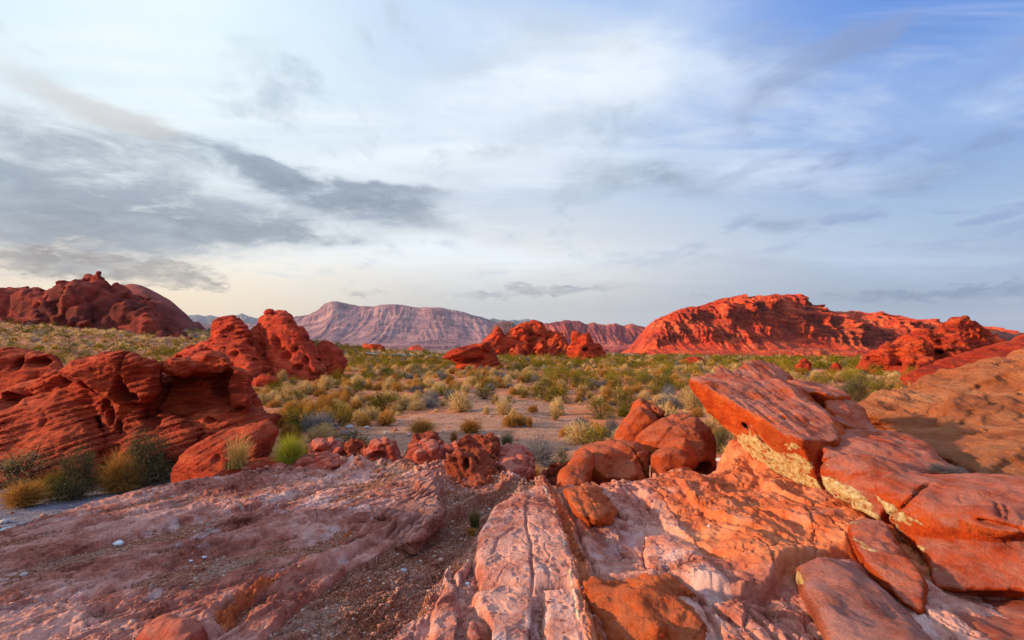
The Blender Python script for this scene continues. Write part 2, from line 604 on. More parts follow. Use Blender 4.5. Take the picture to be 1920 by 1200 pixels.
def line_sd(x, y, line):
    """distance to a polyline, signed side (positive to the left of its direction), and the fraction along it"""
    line = np.asarray(line, float)
    seg = np.linalg.norm(np.diff(line, axis=0), axis=1)
    cum = np.concatenate([[0], np.cumsum(seg)])
    best = np.full(x.shape, 1e9)
    side = np.zeros(x.shape)
    frac = np.zeros(x.shape)
    for i in range(len(seg)):
        a, e = line[i], line[i + 1] - line[i]
        wx, wy = x - a[0], y - a[1]
        t = np.clip((wx * e[0] + wy * e[1]) / (e @ e + 1e-12), 0, 1)
        d = np.hypot(wx - t * e[0], wy - t * e[1])
        nr = d < best
        best = np.where(nr, d, best)
        side = np.where(nr, np.sign(e[0] * wy - e[1] * wx), side)
        frac = np.where(nr, (cum[i] + t * seg[i]) / cum[-1], frac)
    return best, side, frac


for pl in ([(600, 822), (690, 800), (760, 775), (870, 770), (960, 768), (1050, 775), (1100, 790), (1060, 815), (1075, 850), (1060, 880), (940, 880), (840, 850), (700, 850), (600, 850)],
           [(860, 738), (900, 730), (960, 742), (1020, 750), (1060, 765), (1040, 778), (960, 772), (900, 775), (850, 772)],
           [(290, 870), (330, 830), (420, 815), (480, 790), (500, 800), (440, 830), (350, 880), (330, 950), (200, 1010), (-160, 1060), (-160, 900), (0, 890), (150, 880)]):
    CLEAR.append(np.array([on(px, py, 0.0) for px, py in pl]))


def build_ground():
    az = np.concatenate([np.linspace(-180, -62, 40, endpoint=False), np.linspace(-62, 62, 760, endpoint=False), np.linspace(62, 180, 40, endpoint=False)]) * math.pi / 180
    rr = np.concatenate([np.linspace(0.5, 6, 12, endpoint=False), np.geomspace(6, 90, 330, endpoint=False), np.geomspace(90, 9000, 150)])
    A, R = np.meshgrid(az, rr)
    X, Y = R * np.sin(A), R * np.cos(A)
    Z = terr(X, Y)
    clear = np.zeros(X.shape)
    wob = 0.5 * fbm(np.stack([X.ravel() * 0.8, Y.ravel() * 0.8, X.ravel() * 0], 1), 3).reshape(X.shape)
    for pl in CLEAR:
        clear = np.maximum(clear, 1 - sstep(poly_sd(X, Y, pl) + wob * 1.5, -0.6, 0.9))
    Z = Z - 0.06 * clear
    nr, na = X.shape
    V = np.stack([X.ravel(), Y.ravel(), Z.ravel()], 1)
    i = np.arange(nr - 1)[:, None] * na
    j = np.arange(na)[None, :]
    j2 = (j + 1) % na
    F = np.stack([i + j, i + j2, i + na + j2, i + na + j], -1).reshape(-1, 4)[:, ::-1]
    m, T, b = new_mat('desert_soil')
    tc = T.node('ShaderNodeTexCoord')
    P = tc.outputs['Object']
    n1 = T.noise(P, 0.35, 7, 0.6)
    n2 = T.noise(P, 3.0, 8, 0.65)
    n3 = T.noise(P, 22.0, 6, 0.7)
    soil = T.ramp(T.m('ADD', T.m('MULTIPLY', n1, 0.6), T.m('MULTIPLY', n2, 0.4)),
                  [(0.36, sl((150, 74, 40))), (0.5, sl((184, 110, 70))), (0.62, sl((194, 136, 98)))])
    grav = T.ramp(T.m('ADD', T.m('MULTIPLY', n3, 0.6), T.m('MULTIPLY', n2, 0.4)),
                  [(0.36, sl((116, 72, 52))), (0.5, sl((166, 116, 88))), (0.66, sl((196, 150, 120)))])
    wash = T.ramp(T.m('ADD', T.m('MULTIPLY', n3, 0.6), T.m('MULTIPLY', n2, 0.4)),
                  [(0.36, sl((78, 70, 74))), (0.5, sl((120, 110, 114))), (0.66, sl((156, 144, 144)))])
    sp = T.node('ShaderNodeSeparateXYZ')
    T.put(sp.inputs[0], P)
    wf = T.rng(T.m('ADD', sp.outputs[0], T.m('MULTIPLY', n1, 2.0)), -7.2, -5.6, 1, 0)
    grav = T.mix(wf, grav, wash)
    ca = attr(T, 'clear')
    cf = T.rng(T.m('ADD', ca, T.m('MULTIPLY', T.m('SUBTRACT', n2, 0.5), 0.9)), 0.35, 0.65, smooth=True)
    col = T.mix(cf, soil, grav)
    vd = T.voro(P, 16.0, out='Distance')
    vc = T.voro(P, 16.0, out='Color')
    peb = T.rng(vd, 0.16, 0.30, 1, 0)
    col = T.mix(T.m('MULTIPLY', peb, 0.35), col, T.mix(0.5, vc, sl((180, 165, 155))), )
    # distance: scattered dry grass makes the far flats duller
    ln = T.vm('LENGTH', P)
    farf = T.rng(ln, 90, 260, smooth=True)
    fcol = T.ramp(T.noise(P, 0.02, 8, 0.7), [(0.38, sl((112, 92, 74))), (0.55, sl((148, 112, 92))), (0.7, sl((168, 118, 96)))])
    col = T.mix(farf, col, fcol)
    T.put(b.inputs['Base Color'], col)
    h = T.m('ADD', T.m('MULTIPLY', n2, 0.6), T.m('ADD', T.m('MULTIPLY', n3, 0.35), T.m('MULTIPLY', peb, 0.35)))
    bump(T, b, h, 0.9, 0.05)
    me = make_mesh('ground', V, F, True, m, {'clear': clear.ravel()})
    link('ground', me, kind='structure', label='red and tan desert floor with a pale gravel wash', cat='ground')


build_ground()


# ------------------------------------------------------------------ mountains: a skyline turned into a range with its own depth
def range_mesh(name, sky, base, d_crest, d_base, mat, cols=700, rows=120, gully=10.0, gully_amp=0.10, slant=0.5, cliff=0.45, cliff_h=0.45, seed=0.0, rough=0.02,
               back=0.5, label=None, cat='mountain', crest_noise=0.0, low=0.35, block=0.0, warp=0.5, flute=0.0, ledge=0.22, lowenv=0.35):
    sky = np.array(sky, float)
    base = np.array(base, float)
    px = np.linspace(sky[0, 0], sky[-1, 0], cols)
    sy = np.interp(px, sky[:, 0], sky[:, 1])
    by = np.interp(px, base[:, 0], base[:, 1])
    wx = (px - 960) / FPX * d_crest
    Pn = np.stack([wx / gully, np.full(cols, seed), np.zeros(cols)], 1)
    sy = sy + crest_noise * fbm(Pn * 2.2, 4)
    t = np.linspace(0, 1, rows)
    # height fraction: a concave talus, then the cliffs, then the rounded top
    hf = np.where(t < cliff, cliff_h * (t / cliff) ** 1.35, cliff_h + (1 - cliff_h) * np.sin((t - cliff) / (1 - cliff) * math.pi / 2))
    pts = []
    for k in range(rows):
        d = d_base + (d_crest - d_base) * t[k]
        top = np.stack([at(a, s, d_crest) for a, s in zip(px, sy)]) if k == 0 else top
        bot = np.stack([at(a, s, d_base) for a, s in zip(px, by)]) if k == 0 else bot
        q = bot + (top - bot) * t[k]
        q[:, 2] = bot[:, 2] + (top[:, 2] - bot[:, 2]) * hf[k]
        pts.append(q)
    foot = pts[0].copy()
    foot[:, 1] -= 1.0
    foot[:, 2] -= 0.02 * d_base
    H = float(np.mean(top[:, 2] - bot[:, 2]))
    depth = d_crest - d_base
    for k in range(1, 14):                                       # the far side
        q = top.copy()
        q[:, 1] += depth * back * k / 13 * 2
        q[:, 2] -= (top[:, 2] - bot[:, 2] + H * 0.1) * (k / 13) ** 1.4
        pts.append(q)
    V = np.stack(pts)
    nr = V.shape[0]
    tt = np.concatenate([t, np.ones(13)])[:, None] * np.ones((1, cols))
    U = (V[..., 0] / gully)
    hh = (V[..., 2] - bot[None, :, 2]) / H
    Q = np.stack([(U + slant * hh * H / gully).ravel(), (hh * H / gully * low).ravel(), np.full(U.size, seed)], 1)
    Q = Q + warp * np.stack([fbm(Q * 0.6 + 5, 3), fbm(Q * 0.6 + 9, 3), np.zeros(len(Q))], 1)
    g = fbm(Q, 5, 0.55, ridge=True).reshape(U.shape)
    if block:
        d1, d2, cid = worley(np.stack([(U * 1.6 + slant * 1.6 * hh * H / gully).ravel(), (hh * H / gully * 1.1).ravel(), np.full(U.size, seed + 3)], 1))
        g = g + block * (cid.reshape(U.shape) - 0.5 + np.minimum((d2 - d1).reshape(U.shape) * 3, 0.6))
    if flute:
        Q2 = np.stack([((U + slant * 0.6 * hh * H / gully) * 3.6).ravel(), (hh * H / gully * 0.5).ravel(), np.full(U.size, seed + 11)], 1)
        Q2 = Q2 + 0.6 * np.stack([fbm(Q2 * 0.5 + 5, 2), fbm(Q2 * 0.5 + 9, 2), np.zeros(len(Q2))], 1)
        g = g + flute * fbm(Q2, 5, 0.6, ridge=True).reshape(U.shape) * sstep(tt, cliff * 0.75, cliff + 0.08)
        led = strata(np.stack([(hh * H + 0.22 * V[..., 0]).ravel(), V[..., 0].ravel() * 0, V[..., 1].ravel() * 0], 1), np.float32([1, 0, 0]), H * 0.11, 1.0, 0.6, int(seed), 0.3)
        g = g - ledge * led.reshape(U.shape) * sstep(tt, 0.1, 0.4)
    big = np.stack([(U * 0.33 + 0.2 * hh * H / gully).ravel(), (hh * 0.6).ravel(), np.full(U.size, seed + 21)], 1)
    g = g * np.clip(0.75 + 1.3 * fbm(big * 2.0, 3).reshape(U.shape), 0.25, 1.6) + 0.55 * fbm(big, 4, 0.55, ridge=True).reshape(U.shape)
    env = np.clip(tt * 4, 0, 1) * (lowenv + (1 - lowenv) * sstep(tt, cliff * 0.4, cliff + 0.15)) * np.where(np.arange(nr)[:, None] >= rows, 0.4, 1)
    V[..., 1] -= (g * gully_amp * H * env)
    V[..., 2] += 0.22 * (g - g.mean()) * gully_amp * H * env * (tt < 0.999) * (1.15 - tt)
    fn = fbm(V.reshape(-1, 3) * (4.0 / gully) + seed, 4, 0.6).reshape(U.shape)
    V[..., 1] += fn * rough * H
    V[..., 2] += 0.5 * fn * rough * H * (tt < 0.999)
    V = np.concatenate([foot[None], V])
    nr += 1
    i = np.arange(nr - 1)[:, None] * cols
    j = np.arange(cols - 1)[None, :]
    F = np.stack([i + j, i + j + 1, i + cols + j + 1, i + cols + j], -1).reshape(-1, 4)
    P = V.reshape(-1, 3)
    o0 = np.array([P[:, 0].mean(), P[:, 1].min(), P[:, 2].min()])
    me = make_mesh(name, P - o0, F, True, mat)
    return link(name, me, o0, label=label, cat=cat, kind='structure')


def build_mountains():
    red = rock_mat('massif_rock', sl((120, 30, 20)), sl((206, 68, 36)), sl((232, 108, 62)), scale=0.05, band_amt=0.25, band_scale=8, bump_d=0.9, varnish=sl((84, 34, 36)), varnish_amt=0.4, spots=0.1, band_bump=0.3)
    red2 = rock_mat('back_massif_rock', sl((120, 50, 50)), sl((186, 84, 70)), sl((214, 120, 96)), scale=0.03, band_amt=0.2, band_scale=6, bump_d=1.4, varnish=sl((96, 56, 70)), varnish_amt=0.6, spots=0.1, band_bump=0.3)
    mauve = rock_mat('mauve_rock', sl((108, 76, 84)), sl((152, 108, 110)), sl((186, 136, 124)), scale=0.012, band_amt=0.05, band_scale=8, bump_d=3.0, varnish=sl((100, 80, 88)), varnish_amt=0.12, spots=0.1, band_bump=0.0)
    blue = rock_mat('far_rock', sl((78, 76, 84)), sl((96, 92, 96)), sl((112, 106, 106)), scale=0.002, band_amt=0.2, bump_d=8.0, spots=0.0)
    brown = rock_mat('dark_hill_rock', sl((66, 42, 44)), sl((104, 62, 58)), sl((132, 80, 70)), scale=0.02, band_amt=0.2, bump_d=2.0, spots=0.1)
    # the long red massif at right
    range_mesh('red_mountain',
               [(1195, 662), (1212, 625), (1222, 604), (1240, 592), (1258, 584), (1282, 580), (1300, 577), (1316, 571), (1340, 564), (1362, 560), (1376, 558), (1384, 562), (1398, 561), (1410, 560),
                (1425, 556), (1446, 554), (1470, 556), (1486, 560), (1498, 567), (1502, 572), (1522, 575), (1528, 582), (1548, 584), (1566, 583), (1586, 586), (1602, 590), (1622, 587), (1634, 592),
                (1652, 593), (1664, 592), (1688, 594), (1708, 601), (1726, 601), (1742, 607), (1768, 606), (1800, 612), (1850, 622), (1960, 640)],
               [(1195, 666), (1300, 668), (1450, 669), (1600, 668), (1960, 668)], 560, 440, red, cols=1100, rows=190, gully=25, gully_amp=0.46, slant=0.30, cliff=0.40, cliff_h=0.26, seed=2.0,
               rough=0.035, crest_noise=2.6, low=0.20, block=0.16, warp=1.3, flute=0.8, ledge=0.34, label='long bright red sandstone massif with slanting gullies on the right skyline')
    # low ledges at the massif's foot
    range_mesh('red_ledge_hill',
               [(1225, 669), (1260, 664), (1290, 666), (1330, 662), (1380, 663), (1430, 657), (1500, 653), (1530, 652), (1560, 656), (1600, 656), (1660, 658), (1760, 655), (1800, 660)],
               [(1225, 672), (1350, 673), (1450, 676), (1530, 677), (1600, 674), (1800, 676)], 300, 270, red, cols=520, rows=50, gully=7, gully_amp=0.5, slant=0.1, cliff=0.35, cliff_h=0.15, seed=8.0,
               rough=0.06, crest_noise=1.5, low=0.15, block=0.2, label='low band of red cliffs along the foot of the long massif', cat='hill')
    range_mesh('pink_mountain',
               [(1005, 640), (1020, 607), (1040, 604), (1056, 602), (1072, 600), (1086, 604), (1100, 608), (1112, 605), (1126, 609), (1140, 609), (1152, 607), (1168, 611), (1182, 607), (1196, 611), (1212, 615), (1235, 622)],
               [(1005, 652), (1120, 654), (1180, 656), (1235, 658)], 900, 740, red2, cols=480, rows=120, gully=26, gully_amp=0.20, slant=0.1, cliff=0.3, cliff_h=0.22, seed=4.0,
               rough=0.04, crest_noise=2.6, low=0.2, block=0.12, flute=0.6, label='pinkish cliffs behind the central red outcrop, left of the long massif')
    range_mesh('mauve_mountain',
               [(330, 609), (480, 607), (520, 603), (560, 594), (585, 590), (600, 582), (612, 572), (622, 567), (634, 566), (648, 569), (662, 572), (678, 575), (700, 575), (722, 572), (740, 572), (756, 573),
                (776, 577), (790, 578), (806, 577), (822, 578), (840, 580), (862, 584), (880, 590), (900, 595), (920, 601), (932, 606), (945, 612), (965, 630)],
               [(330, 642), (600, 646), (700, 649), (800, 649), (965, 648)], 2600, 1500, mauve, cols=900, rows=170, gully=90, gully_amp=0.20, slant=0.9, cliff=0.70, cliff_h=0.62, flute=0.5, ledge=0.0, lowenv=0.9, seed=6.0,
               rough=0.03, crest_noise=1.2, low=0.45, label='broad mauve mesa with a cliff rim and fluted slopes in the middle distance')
    range_mesh('brown_hill',
               [(918, 616), (930, 606), (940, 603), (952, 602), (960, 604), (968, 612), (976, 622)],
               [(918, 650), (976, 650)], 1700, 1500, brown, cols=90, rows=50, gully=60, gully_amp=0.15, seed=3.0, label='small dark hump at the right end of the mauve mesa', cat='hill')
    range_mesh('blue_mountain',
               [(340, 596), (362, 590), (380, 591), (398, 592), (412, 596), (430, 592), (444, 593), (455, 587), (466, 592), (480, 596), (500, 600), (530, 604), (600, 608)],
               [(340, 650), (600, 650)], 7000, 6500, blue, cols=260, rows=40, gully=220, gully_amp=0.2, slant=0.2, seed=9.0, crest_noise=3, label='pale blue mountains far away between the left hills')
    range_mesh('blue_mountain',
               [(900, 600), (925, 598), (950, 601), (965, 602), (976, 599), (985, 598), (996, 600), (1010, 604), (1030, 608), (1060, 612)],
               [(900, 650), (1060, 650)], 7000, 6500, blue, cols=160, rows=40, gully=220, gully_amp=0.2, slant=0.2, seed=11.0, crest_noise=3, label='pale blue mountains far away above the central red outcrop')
    range_mesh('brown_hill',
               [(1840, 640), (1855, 622), (1868, 620), (1880, 622), (1900, 627), (1912, 624), (1925, 632), (1990, 640)],
               [(1840, 664), (1990, 664)], 420, 380, brown, cols=120, rows=60, gully=14, gully_amp=0.2, seed=5.0, rough=0.05, block=0.1, label='dark brown rocky knob at the right edge of the skyline', cat='hill')


build_mountains()
# ------------------------------------------------------------------ rocks grown from distance fields
def hull_planes(pts):
    bm = bmesh.new()
    for p in pts:
        bm.verts.new(p)
    bmesh.ops.convex_hull(bm, input=bm.verts)
    bm.normal_update()
    c = Vector(np.mean(np.asarray(pts), axis=0))
    pl = []
    for f in bm.faces:
        if f.calc_area() < 1e-9:
            continue
        n = f.normal.copy()
        o = n.dot(f.verts[0].co)
        if n.dot(c) > o:
            n, o = -n, -o
        if not any(n.dot(Vector(q[:3])) > 0.996 and abs(o - q[3]) < 0.03 for q in pl):
            pl.append((n.x, n.y, n.z, o))
    bm.free()
    return np.array(pl, np.float32)


class Hull:
    """a convex block with rounded edges, given by points in the place"""

    def __init__(self, pts, r=0.08, px=True):
        P = np.array([at(*p) for p in pts]) if px else np.array(pts, float)
        self.pl = hull_planes(P)
        self.r = r
        self.lo, self.hi = P.min(0), P.max(0)

    def __call__(self, P):
        out = None
        acc = np.zeros(len(P), np.float32)
        mx = np.full(len(P), -1e9, np.float32)
        ds = []
        for a, b, c, o in self.pl:
            d = P[:, 0] * a + P[:, 1] * b + P[:, 2] * c - o
            ds.append(d)
            mx = np.maximum(mx, d)
        k = self.r * 0.16
        if k > 0:
            for d in ds:
                acc += np.exp(np.maximum((d - mx) / k, -30))
            mx = mx + k * np.log(acc)
        return mx - k * 0.9


class Ell:
    """an ellipsoid: centre and half sizes in the place, turned about its axes (degrees)"""

    def __init__(self, c, s, rot=(0, 0, 0)):
        from mathutils import Euler
        self.c = np.array(c, np.float32)
        self.s = np.array(s, np.float32)
        self.R = np.array(Euler([rad(a) for a in rot]).to_matrix(), np.float32)
        m = max(s)
        self.lo, self.hi = self.c - m, self.c + m

    def __call__(self, P):
        q = (P - self.c) @ self.R
        k0 = np.sqrt(((q / self.s) ** 2).sum(1)) + 1e-6
        k1 = np.sqrt(((q / self.s ** 2) ** 2).sum(1)) + 1e-6
        return k0 * (k0 - 1.0) / k1


def E(px, py, d, rx, ry, rd, rot=(0, 0, 0)):
    """ellipsoid: picture position and depth; half width and height in photograph pixels, half depth in metres"""
    return Ell(at(px, py, d), (rx * d / FPX, rd, ry * d / FPX), rot)


def sil(poly, d, tf, tb, r=0.08, inset=0.55, lean=0.0, root=0.35):
    """a convex block from an outline at depth d, swelling tf towards the camera and tb away; root: how far its foot goes on into the ground"""
    poly = np.array(poly, float)
    c = poly.mean(0)
    ymin, ymax = poly[:, 1].min(), poly[:, 1].max()
    hgt = ymax - ymin
    c[1] += 0.15 * hgt
    pts = []

    def put(q, dep):
        f = (q[1] - ymin) / (hgt + 1e-9)
        pts.append((q[0], q[1], dep + lean * (0.5 - f)))
    foot = [p + (0, root * hgt) for p in poly if p[1] > ymin + 0.72 * hgt] if root else []
    for p in list(poly) + foot:
        put(p, d - 0.25 * tf)
        put(c + (p - c) * 0.97, d + 0.6 * tb)
        q = c + (p - c) * inset
        put(q, d - tf)
        put(c + (p - c) * 0.75, d + tb)
    return Hull(pts, r)


def smin(a, b, k):
    if k <= 0:
        return np.minimum(a, b)
    h = np.clip(0.5 + 0.5 * (b - a) / k, 0, 1)
    return b + (a - b) * h - k * h * (1 - h)


def surface_nets(D, org, h):
    S = D < 0
    nx, ny, nz = D.shape
    cnt = np.zeros((nx - 1, ny - 1, nz - 1), np.int8)
    for dx in (0, 1):
        for dy in (0, 1):
            for dz in (0, 1):
                cnt += S[dx:nx - 1 + dx, dy:ny - 1 + dy, dz:nz - 1 + dz]
    act = (cnt > 0) & (cnt < 8)
    ci = np.argwhere(act)
    idx = np.full(act.shape, -1, np.int64)
    idx[act] = np.arange(len(ci))
    acc = np.zeros((len(ci), 3))
    n = np.zeros(len(ci))
    cs = [(a, b, c) for a in (0, 1) for b in (0, 1) for c in (0, 1)]
    val = {c: D[ci[:, 0] + c[0], ci[:, 1] + c[1], ci[:, 2] + c[2]].astype(np.float64) for c in cs}
    for a in cs:
        for ax in range(3):
            if a[ax] == 0:
                b = list(a)
                b[ax] = 1
                b = tuple(b)
                va, vb = val[a], val[b]
                x = (va < 0) != (vb < 0)
                t = np.where(x, va / np.where(x, va - vb, 1), 0)
                p = np.zeros((len(ci), 3))
                p[:] = a
                p[:, ax] = t
                acc += np.where(x[:, None], p, 0)
                n += x
    V = (ci + acc / n[:, None]) * h + org
    faces = []
    for ax in range(3):
        o = [(1, 2), (2, 0), (0, 1)][ax]
        A = [slice(None)] * 3
        B = [slice(None)] * 3
        A[ax] = slice(0, -1)
        B[ax] = slice(1, None)
        for q in o:
            A[q] = slice(1, -1)
            B[q] = slice(1, -1)
        sa, sb = S[tuple(A)], S[tuple(B)]
        e = np.argwhere(sa != sb)
        fl = sa[sa != sb]
        base = e.copy()
        for q in o:
            base[:, q] += 1

        def cell(du, dv):
            c = base.copy()
            c[:, o[0]] -= du
            c[:, o[1]] -= dv
            return idx[c[:, 0], c[:, 1], c[:, 2]]
        q = np.stack([cell(1, 1), cell(0, 1), cell(0, 0), cell(1, 0)], 1)
        q = np.where(fl[:, None], q, q[:, ::-1])
        faces.append(q)
    F = np.concatenate(faces)
    F = F[(F >= 0).all(1)]
    return V, F


class Rock:
    def __init__(self, name, adds, subs=(), h=0.04, k=0.15, ks=0.08, amp=0.08, freq=1.0, octs=6, gain=0.56, ridge=0.0, beds=None, cells=None, cuts=(), seed=0.0, floor=None, pock=None, chip=None, joints=(), margin=0.25,
                 sq=(1, 1, 1), cream=(), clip=None):
        self.__dict__.update(locals())

    def solid(self, P):
        d = None
        for a in self.adds:
            v = a(P)
            d = v if d is None else smin(d, v, self.k)
        return d

    def hollow(self, P):
        d = None
        for a in self.subs:
            v = a(P)
            d = v if d is None else smin(d, v, self.k)
        return d

    def base(self, P):
        d = self.solid(P)
        return -smin(-d, self.hollow(P), self.ks) if self.subs else d

    def detail(self, P):
        n = np.zeros(len(P), np.float32)
        Q = (P * np.array(self.sq, np.float32)) * self.freq + self.seed
        if self.amp:
            n -= self.amp * fbm(Q, self.octs, self.gain)
        if self.ridge:
            n -= self.ridge * fbm(Q * 1.3 + 31, self.octs, self.gain, ridge=True)
        if self.beds:
            nv, th, a, *rest = self.beds
            wp = rest[0] if rest else 0.25
            m = 0.55 + 0.9 * fbm(P * 0.7 * self.freq + 50, 2)
            n += strata(P, nv, th, a, wp, int(self.seed)) * np.clip(m, 0.15, 1.3)
            n += 0.45 * strata(P, nv, th * 0.31, a, wp * 1.5, int(self.seed) + 3) * np.clip(m, 0.1, 1.3)
        if self.cells:
            cf, ca = self.cells
            W = P * cf + 0.35 * np.stack([fbm(P * cf + 3, 2), fbm(P * cf + 7, 2), fbm(P * cf + 13, 2)], 1)
            d1, d2, cid = worley(W)
            n += ca * (np.exp(-((d2 - d1) / 0.16) ** 2) * 0.8 + (0.5 - cid) * 0.9)
        for nv, th, a in self.joints:              # joint planes: blocks stand out or are drawn back, with sharp edges
            n += strata(P, nv, th, a, 0.35, int(self.seed) + 17, 0.05)
        if self.chip:                              # flat facets where pieces have broken away
            cf, ca = self.chip
            d1, d2, cid = worley(P * cf + 0.15 * np.stack([fbm(P * cf + 3, 2), fbm(P * cf + 7, 2), fbm(P * cf + 13, 2)], 1))
            n += ca * (sstep(cid, 0.35, 0.36) * 0.5 + sstep(cid, 0.7, 0.71) * 0.5 - 0.5 + 0.5 * np.exp(-((d2 - d1) / 0.10) ** 2))
        if self.pock:
            pf, pa, th = self.pock
            v = fbm(P * np.array([1, 1, 1.7], np.float32) * pf + 91, 3)
            n += pa * sstep(v, th, th + 0.28)
        for c in self.cuts:                       # cracks: planes (point, normal, half width, depth)
            p0, nv, w, dep, *reach = c
            dd = np.abs((P - np.float32(p0)) @ np.float32(nv) + 0.06 * fbm(P * 2.2 + 7, 3))
            v = dep * np.exp(-(dd / w) ** 2)
            if reach:
                v = v * (1 - sstep(np.sqrt(((P - np.float32(p0)) ** 2).sum(1)), reach[0] * 0.6, reach[0]))
            n += v
        return n

    def mesh(self):
        h = self.h
        lo = np.min([a.lo for a in self.adds], 0) - self.margin
        hi = np.max([a.hi for a in self.adds], 0) + self.margin
        if self.floor is not None:
            lo[2] = max(lo[2], self.floor)
        if self.clip is not None:
            lo, hi = np.maximum(lo, self.clip[0]), np.minimum(hi, self.clip[1])
        B = 5
        nb = np.maximum(np.ceil((hi - lo) / (h * B)).astype(int), 2)
        c = [lo[i] + (np.arange(nb[i]) + 0.5) * h * B for i in range(3)]
        G = np.stack(np.meshgrid(*c, indexing='ij'), -1).reshape(-1, 3).astype(np.float32)
        cd = self.base(G)
        ext = self.amp * 0.7 + abs(self.ridge) * 0.7 + (self.beds[2] * 0.9 if self.beds else 0) + (self.cells[1] * 0.9 if self.cells else 0) + (self.pock[1] if self.pock else 0) + (self.chip[1] * 0.8 if self.chip else 0) + sum(j[2] for j in self.joints) * 0.8 + max([q[3] for q in self.cuts] + [0])
        near = np.abs(cd) < (B * h * 0.9 * 1.35 + ext + h)
        D = np.repeat(np.repeat(np.repeat(cd.reshape(nb), B, 0), B, 1), B, 2).astype(np.float32)
        bi = np.argwhere(near.reshape(nb))
        off = np.stack(np.meshgrid(*[np.arange(B)] * 3, indexing='ij'), -1).reshape(-1, 3)

        def work(s):
            I = (bi[s:s + 500, None, :] * B + off[None]).reshape(-1, 3)
            P = (lo + (I + 0.5) * h).astype(np.float32)
            dA = self.solid(P)
            dS = self.hollow(P) if self.subs else None
            d = np.maximum(dA, -dS) if self.subs else dA
            m = np.abs(d) < ext + 2.0 * h
            if m.any():
                dt = self.detail(P[m])
                q = dA[m] + dt
                if self.subs:
                    q = -smin(-q, dS[m] + 0.35 * dt, self.ks)
                d[m] = q
            D[I[:, 0], I[:, 1], I[:, 2]] = d
        with ThreadPoolExecutor(4) as ex:
            list(ex.map(work, range(0, len(bi), 500)))
        D[0], D[-1], D[:, 0], D[:, -1], D[:, :, -1] = 1, 1, 1, 1, 1
        D[:, :, 0] = np.maximum(D[:, :, 0], 0.01)
        V, F = surface_nets(D, lo + 0.5 * h, h)
        return V, F


def build_rock(rock, mat, label, cat='rock', group=None, keep_islands=False, name=None):
    V, F = rock.mesh()
    if not keep_islands and len(V):
        # drop crumbs cut loose by the noise: keep the big connected pieces
        E_ = np.concatenate([F[:, [0, 1]], F[:, [1, 2]], F[:, [2, 3]], F[:, [3, 0]]])
        E_ = np.concatenate([E_, E_[:, ::-1]])
        E_ = E_[np.argsort(E_[:, 0], kind='stable')]
        st = np.searchsorted(E_[:, 0], np.arange(len(V)))
        st = np.minimum(st, len(E_) - 1)
        lab = np.arange(len(V))
        for _ in range(200):
            new = np.minimum(lab, np.minimum.reduceat(lab[E_[:, 1]], st))
            np.minimum.at(new, lab, new)
            for _k in range(4):
                new = new[new]
            if (new == lab).all():
                break
            lab = new
        cnt = np.bincount(lab, minlength=len(V))
        big = cnt[lab] > max(60, 0.04 * cnt.max())
        F = F[big[F[:, 0]]]
        use = np.zeros(len(V), bool)
        use[F.ravel()] = True
        re = np.cumsum(use) - 1
        V, F = V[use], re[F]
    o0 = np.array([(V[:, 0].min() + V[:, 0].max()) / 2, (V[:, 1].min() + V[:, 1].max()) / 2, V[:, 2].min()])
    attrs = None
    if rock.cream:
        cr = np.zeros(len(V), np.float32)
        for c in rock.cream:
            q = -c(V.astype(np.float32))
            cr = np.maximum(cr, sstep(q, -0.05, 0.035))
        attrs = {'cream': cr}
    elif mat.get('needs_cream'):
        attrs = {'cream': np.zeros(len(V), np.float32)}
    name = name or rock.name
    me = make_mesh(name, V - o0, F, True, mat, attrs)
    return link(name, me, o0, label=label, cat=cat, group=group)
# ------------------------------------------------------------------ the bedrock the camera stands on
ZS = 1.3


def dz(px, py, z=ZS):
    r = rayd(px, py)
    return (z - CAM_Z) / r[2]


def L(*pts, z=ZS):
    return np.array([on(a, b, z) for a, b in pts])


SLAB_EDGE = np.concatenate([L((-60, 1000), (0, 986), (100, 955), (230, 917), (318, 900), (335, 889), (420, 884), (540, 864), (640, 860), (720, 864), (800, 868), (860, 870), (930, 882), (1000, 897), (1048, 903),
                              (1060, 893), (1150, 889), (1230, 891), (1300, 888), (1342, 886), (1372, 874), (1400, 862)), np.array([[3.6, 8.0], [9, 9.5], [14, 6], [14, -3], [-9, -3], [-9, 2.5]])])


def seg(x, y, line, far=1.2):
    """line_sd restricted to the neighbourhood of the line"""
    lo, hi = line.min(0) - far, line.max(0) + far
    m = (x > lo[0]) & (x < hi[0]) & (y > lo[1]) & (y < hi[1])
    d = np.full(x.shape, 9.0)
    s = np.ones(x.shape)
    f = np.zeros(x.shape)
    if m.any():
        a, b, c = line_sd(x[m], y[m], line)
        d[m], s[m], f[m] = a, b, c
    return d, s, f


def polyd(x, y, poly, far=0.6):
    lo, hi = poly.min(0) - far, poly.max(0) + far
    m = (x > lo[0]) & (x < hi[0]) & (y > lo[1]) & (y < hi[1])
    d = np.full(x.shape, 9.0)
    if m.any():
        d[m] = poly_sd(x[m], y[m], poly)
    return d


